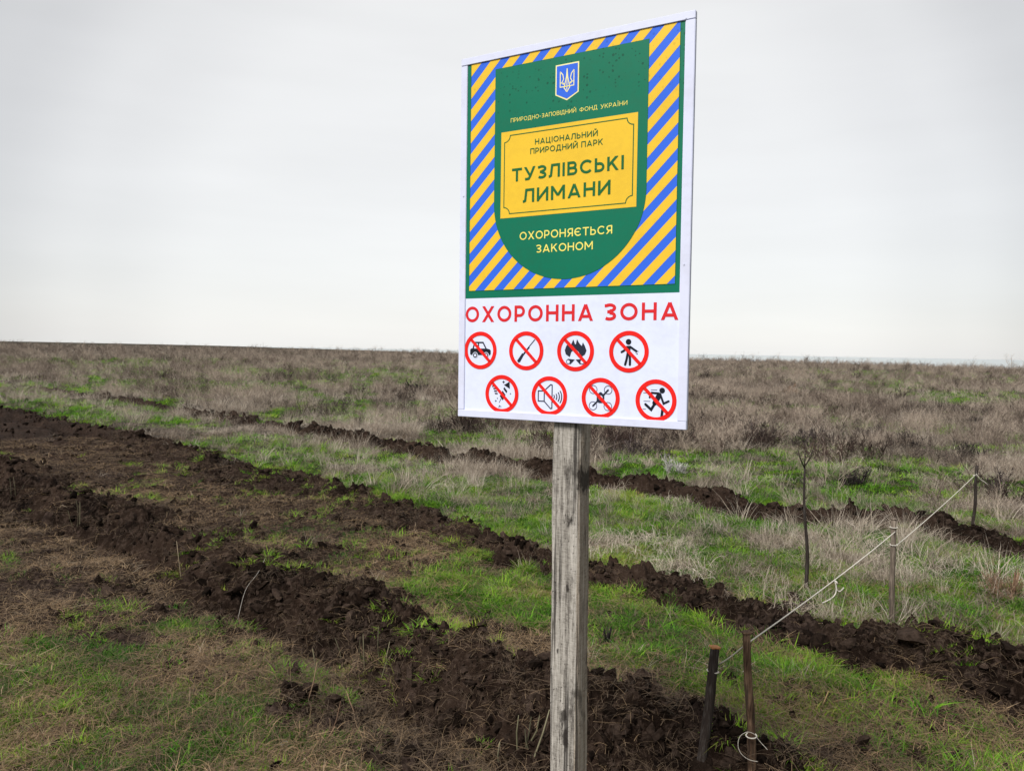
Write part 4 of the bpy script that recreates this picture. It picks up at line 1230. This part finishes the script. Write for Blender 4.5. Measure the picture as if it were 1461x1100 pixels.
def smooth_path(pts, n=8):
    out = []
    P = [pts[0]] + list(pts) + [pts[-1]]
    for i in range(1, len(P) - 2):
        for k in range(n):
            t = k / n; a, b, c, d = P[i - 1], P[i], P[i + 1], P[i + 2]
            out.append(.5 * ((2 * b) + (c - a) * t + (2 * a - 5 * b + 4 * c - d) * t * t + (3 * b - a - 3 * c + d) * t ** 3))
    out.append(P[-2]); return out
def cord(mb, pts, rad=.0022, n=8):
    p = smooth_path(pts, n); mb.tube(p, [rad] * len(p), 6, .5)
def loop(center, axis, rad, turns=1.0, rise=0.0, n=18):
    ax = axis.normalized(); u = ax.cross(Vector((0, 1, .1))).normalized(); w = ax.cross(u); out = []
    for i in range(int(n * turns) + 1):
        a = 2 * math.pi * i / n; out.append(center + (u * math.cos(a) + w * math.sin(a)) * rad + ax * rise * i / n)
    return out
def on(b, t, u): return b + (t - b) * u

def twine():
    root = empty('twine', (stA.location.x, stA.location.y, stA.location.z)); tag(root, 'white twine strung between the stakes with a knotted tail midway', 'twine')
    o = root.location
    def mk(name, pts, rad=.0022, n=8):
        mb = MB(); cord(mb, [p - o for p in pts], rad, n); return mb.build(name, M_TWINE, root)
    a = at_y(1017, 957, tA.y); cdir = tA - gA
    aR = at_y(1025, 948, tA.y + .01); 
    c1 = at_y(1279, 757, tC.y + .012); c2 = at_y(1278, 779, tC.y - .018)
    dd = at_y(1392, 677, tD.y - .012)
    bb = at_y(1066, 918, tB.y + .022)
    def sag(p, q, s, n=7): return [p.lerp(q, i / n) - Vector((0, 0, s * 4 * (i / n) * (1 - i / n))) for i in range(n + 1)]
    mk('loop', loop(a, cdir, .0205, 1.0), .0027, 3)
    mk('strand', [aR, aR.lerp(bb, .5) - Vector((0, 0, .004)), bb] + sag(bb, c1, .012)[1:], .0026, 4)
    mk('loop', loop(at_y(1275, 752, tC.y), tC - gC, .0195, 1.0), .0024, 3)
    mk('loop', loop(at_y(1275, 777, tC.y), tC - gC, .0195, 1.0, .002), .0024, 3)
    mk('strand', sag(c2, dd, .010), .0026, 4)
    mk('loop', loop(at_y(1391, 678, tD.y), tD - gD, .0155, 1.0), .0024, 3)
    yd = tD.y - .02
    mk('tail', [at_y(1393, 676, yd), at_y(1398, 683, yd), at_y(1404, 687, yd), at_y(1409, 691, yd)], .0026, 4)
    # knot with tails in the middle of the long strand
    yk = bb.lerp(c1, .58).y
    yk = bb.y + (c1.y - bb.y) * .42
    mk('tail', [at_y(1192, 831, yk), at_y(1193, 843, yk), at_y(1189, 851, yk - .01), at_y(1180, 857, yk - .01), at_y(1173, 860, yk - .02)], .0026, 4)
    mk('tail', [at_y(1193, 831, yk), at_y(1194, 841, yk), at_y(1199, 843, yk), at_y(1204, 838, yk)], .0026, 4)
    mk('knot', loop(at_y(1192, 831, yk), Vector((1, .3, .4)), .006, 1.5, .003), .0030, 3)
    return root
twine()

def coil():
    y = tB.y - .035
    root = empty('twine_scrap', gB + Vector((-.02, -.05, .01))); tag(root, 'loose curl of white twine hanging round the thin brown stake', 'twine')
    mb = MB(); pts = [at_y(1095, 1069, y - .02), at_y(1084, 1057, y), at_y(1076, 1047, y), at_y(1066, 1044, y), at_y(1056, 1050, y), at_y(1053, 1062, y - .005),
                      at_y(1057, 1074, y - .01), at_y(1068, 1083, y - .015), at_y(1081, 1086, y - .02)]
    cord(mb, [q - root.location for q in pts], .0012, 6); mb.build('curl', mat_simple('soiled_twine', L(.46, .42, .36), .9, .1, .4, 220), root)
    mb = MB(); cord(mb, [q - root.location for q in loop(at_y(1072, 1049, tB.y), tB - gB, .018, 1.0)], .0024, 3); mb.build('loop', M_TWINE, root)
coil()

def loose_string():
    g1, g2 = ground_px(338, 868), ground_px(380, 806)
    root = empty('twine_scrap', g1); tag(root, 'pale length of string lying over the dark furrow left of the post', 'twine')
    m1, m2 = ground_px(350, 852), ground_px(368, 826)
    mb = MB(); up = Vector((0, 0, .03))
    cord(mb, [q - g1 for q in (g1 + up * .4, m1 + up, m2 + up * 1.4, g2 + up)], .0016, 6); mb.build('string', mat_simple('dull_string', L(.36, .33, .29), .9, .1, .4, 200), root)
loose_string()

def scrap():
    g = ground_px(405, 1063); v = []; f = []
    for i in range(5):
        a = i / 4 - .5
        for j in (-1, 1): v.append((a * .030, j * .006, .010 + .004 * math.cos(a * 4) + .002 * j))
    for i in range(5):
        a = i / 4 - .5
        for j in (-1, 1): v.append((a * .030, j * .006, .0085 + .004 * math.cos(a * 4) + .002 * j))
    for i in range(4):
        f.append((2 * i, 2 * i + 2, 2 * i + 3, 2 * i + 1)); f.append((10 + 2 * i, 11 + 2 * i, 13 + 2 * i, 12 + 2 * i))
        f.append((2 * i, 10 + 2 * i, 12 + 2 * i, 2 * i + 2)); f.append((2 * i + 1, 2 * i + 3, 13 + 2 * i, 11 + 2 * i))
    o = mesh_obj('paper_scrap', v, f, mat_simple('white_paper', L(.75, .75, .75), .7))
    o.location = g; o.rotation_euler = (.1, 0, .7)
    tag(o, 'tiny white paper scrap on the turf near the bottom edge', 'litter')
scrap()

# ------------------------------------------------------------------ single plants one can point to
def shrub_thing(label, px, py, wpx, hpx, seed, stops, cat='shrub', n=26, group=None, w=.006, name='dry_shrub'):
    """foot at a photo pixel; width and height as they look there"""
    g = ground_px(px, py); r = random.Random(seed); k_ = g.y / FPX
    rad, h = .5 * wpx * k_, hpx * k_
    root = empty(name, g); tag(root, label, cat, group)
    m = mat_blade(name + '_twigs_%d' % seed, stops, .05, .8)
    for nd in m.node_tree.nodes:     # single plants carry no instancer tint: colour by twig alone
        if nd.type == 'MATH' and nd.operation == 'MULTIPLY' and abs(nd.inputs[1].default_value - .38) < 1e-3: nd.inputs[1].default_value = 1.0
    bush(r, rad, h, int(n * 1.8), max(w, 1.0 * k_)).build('branches', m, root, False)
    mb = MB()
    for i in range(5):
        a = r.uniform(0, 6.28); mb.tube([Vector((0, 0, -.03)), Vector((math.cos(a) * rad * .1, math.sin(a) * rad * .1, h * .2)), Vector((math.cos(a) * rad * .3, math.sin(a) * rad * .3, h * .5))], [.008, .006, .003], 5, r.random())
    mb.build('stem', m, root)
    return root
DARK = [(0, L(.005, .004, .0036)), (.5, L(.016, .012, .011)), (1, L(.060, .047, .042))]
MAUVE = [(0, L(.014, .010, .0095)), (.5, L(.045, .034, .032)), (1, L(.13, .10, .093))]
RUST = [(0, L(.07, .04, .025)), (.5, L(.17, .10, .06)), (1, L(.30, .20, .13))]
PALE = [(0, L(.24, .225, .205)), (.5, L(.42, .405, .38)), (1, L(.60, .58, .55))]
shrub_thing('low dark shrub spreading flat on green grass right of the sapling tip', 1228, 690, 78, 34, 31, DARK, n=34)
shrub_thing('dark shrub on the grass above and left of the farthest stake', 1378, 655, 62, 32, 32, DARK, n=30)
shrub_thing('dark shrub standing behind the farthest stake', 1418, 704, 60, 44, 33, MAUVE, n=26)
shrub_thing('broad brown mauve shrub nearest the right edge of the sign board', 1085, 630, 100, 46, 34, MAUVE, n=40)
shrub_thing('brown mauve shrub standing above the sapling', 1165, 640, 80, 50, 35, MAUVE, n=36)
shrub_thing('wide brown shrub between the sapling and the dark middle shrub', 1228, 628, 90, 34, 46, MAUVE, n=36)
shrub_thing('dark brown shrub in the middle of the right meadow', 1300, 644, 66, 36, 36, DARK, n=30)
shrub_thing('small round dark shrub near the right edge of the meadow', 1387, 606, 34, 18, 37, DARK, n=26)
shrub_thing('dark shrub cut by the right edge of the picture', 1452, 592, 40, 24, 38, DARK, n=26)
shrub_thing('rust brown bush far behind right of the sign', 1136, 566, 36, 22, 39, RUST, n=24)
shrub_thing('far dark bush close beside the sign edge', 1004, 543, 20, 18, 40, DARK, n=22)
shrub_thing('dark bush left of the sign in the far weeds', 594, 560, 48, 22, 41, DARK, n=32)
shrub_thing('brown bush on the far green strip left of the sign', 388, 543, 36, 16, 42, MAUVE, n=28)
shrub_thing('brown dark shrub just right of the post under the board', 905, 650, 110, 44, 47, MAUVE, n=36)
shrub_thing('whitish feathery plant beside the far furrow right of the post', 968, 676, 44, 34, 43, PALE, 'plant', n=26, name='pale_plant')
shrub_thing('rust brown dry weed at the right edge above the mound', 1445, 852, 90, 80, 44, RUST, 'weed', n=26, name='dry_weed', w=.003)
shrub_thing('thin dark weed standing just right of the post', 866, 925, 40, 60, 45, DARK, 'weed', n=5, w=.002, name='dry_weed')
TUS = [(0, L(.15, .115, .085)), (.5, L(.33, .275, .22)), (1, L(.60, .54, .46))]
def tussock(label, px, py, wpx, hpx, seed, stops=None, n=150):
    g = ground_px(px, py); r = random.Random(seed); k_ = g.y / FPX; rad, h = .5 * wpx * k_, hpx * k_
    m = mat_blade('tussock_blades_%d' % seed, stops or TUS, .2, .7)
    for nd in m.node_tree.nodes:
        if nd.type == 'MATH' and nd.operation == 'MULTIPLY' and abs(nd.inputs[1].default_value - .38) < 1e-3: nd.inputs[1].default_value = 1.0
    mb = MB(); wind = r.uniform(0, 6.283)
    subs = [(r.gauss(0, .38) * rad, r.gauss(0, .38) * rad, r.uniform(.5, 1.0)) for _ in range(7)]
    for _ in range(int(n * 1.7)):
        ox, oy, kh = r.choice(subs); a = r.uniform(0, 6.283); q = rad * .22 * math.sqrt(r.random())
        blade(mb, r, Vector((ox + q * math.cos(a), oy + q * math.sin(a), -.01)), h * kh * r.uniform(.3, 1.15), r.uniform(.2, 1.5) * (.5 + r.random()), wind + r.gauss(0, 1.3), .0034 * r.uniform(.6, 1.2), 4, .8)
    o = mb.build('grass_tussock', m, None, False); o.location = g
    tag(o, label, 'grass', 'pale dry tussocks')
for i, (lb, px, py, w_, h_) in enumerate([
        ('tall pale dry tussock left of the post below the board', 680, 694, 46, 44), ('wide pale dry tussock left of the tall one', 615, 680, 110, 46),
        ('pale dry tussock touching the left side of the post', 757, 700, 60, 44), ('pale dry tussock right of the middle stake', 1320, 800, 90, 66),
        ('pale dry tussock on the bank left of the sapling', 1010, 752, 110, 50), ('pale dry tussock just right of the post beyond the near grass', 880, 716, 90, 44),
        ('pale dry tussock behind the sapling', 1120, 760, 80, 40), ('small upright pale tussock at the right edge by the far stake', 1452, 735, 26, 44),
        ('grey tussock left of the far furrow under the board corner', 600, 612, 80, 40), ('pale tussock far left between the two furrows', 210, 598, 60, 26),
        ('tan tussock midway on the strip between the furrows', 470, 660, 90, 40), ('pale tussock above the far furrow right of the board', 1010, 672, 60, 30)]):
    tussock(lb, px, py, w_, h_, 60 + i)

def stalks(label, items, seed, stops, name='dry_stalks', rad=.0035):
    """a clump of bare stems; items give foot pixel, tip pixel"""
    r = random.Random(seed); g0 = ground_px(*items[0][:2]); root = empty(name, g0); tag(root, label, 'stalks')
    m = mat_blade(name + '_%d' % seed, stops, 0, .8)
    for nd in m.node_tree.nodes:
        if nd.type == 'MATH' and nd.operation == 'MULTIPLY' and abs(nd.inputs[1].default_value - .38) < 1e-3: nd.inputs[1].default_value = 1.0
    for x0, y0, x1, y1 in items:
        g = ground_px(x0, y0); t = at_y(x1, y1, g.y + r.uniform(-.05, .05)); mb = MB()
        mid = g.lerp(t, .5) + Vector((r.uniform(-.01, .01), r.uniform(-.01, .01), 0))
        mb.tube([g - Vector((0, 0, .03)) - g0, g - g0, mid - g0, t - g0], [rad, rad, rad * .85, rad * .5], 5, r.random()); mb.build('stem', m, root)
    return root
OLIVE = [(0, L(.045, .040, .022)), (.5, L(.10, .09, .05)), (1, L(.20, .18, .11))]
TAN = [(0, L(.16, .12, .07)), (.5, L(.28, .22, .14)), (1, L(.42, .36, .26))]
stalks('upright olive stems on the near furrow at the left', [(111, 755, 109, 714), (114, 756, 114, 716), (104, 752, 97, 728)], 1, OLIVE)
stalks('short olive stems on the furrow at the left edge', [(16, 706, 14, 682), (22, 708, 19, 680), (28, 706, 34, 692)], 2, OLIVE)
stalks('single thin brown stem leaning on the near furrow', [(258, 822, 252, 772)], 3, TAN, rad=.003)
stalks('cluster of dead olive stems in the near trench', [(516, 950, 514, 908), (520, 955, 518, 905), (541, 946, 540, 893), (552, 958, 556, 915), (488, 948, 478, 910), (450, 965, 446, 925), (545, 965, 560, 930)], 4, OLIVE)
stalks('dead stems leaning against the foot of the post', [(763, 1078, 784, 1012), (755, 1072, 770, 1020), (750, 1066, 758, 1022), (738, 1068, 740, 1020), (712, 1092, 713, 1058), (757, 1080, 749, 1040)], 5, OLIVE, rad=.0042)
stalks('curling orange dead stems on the turf below the near furrow', [(470, 1045, 486, 1000), (462, 1060, 478, 1036), (440, 1000, 452, 945), (505, 1018, 494, 985)], 6, RUST, rad=.003)
stalks('orange dead stems fallen in the grass right of the thin stake', [(1178, 1004, 1222, 994), (1170, 1012, 1182, 985), (1222, 996, 1226, 985)], 7, [(0, L(.25, .15, .07)), (.5, L(.38, .25, .13)), (1, L(.5, .36, .22))], rad=.003)

print('scene built')
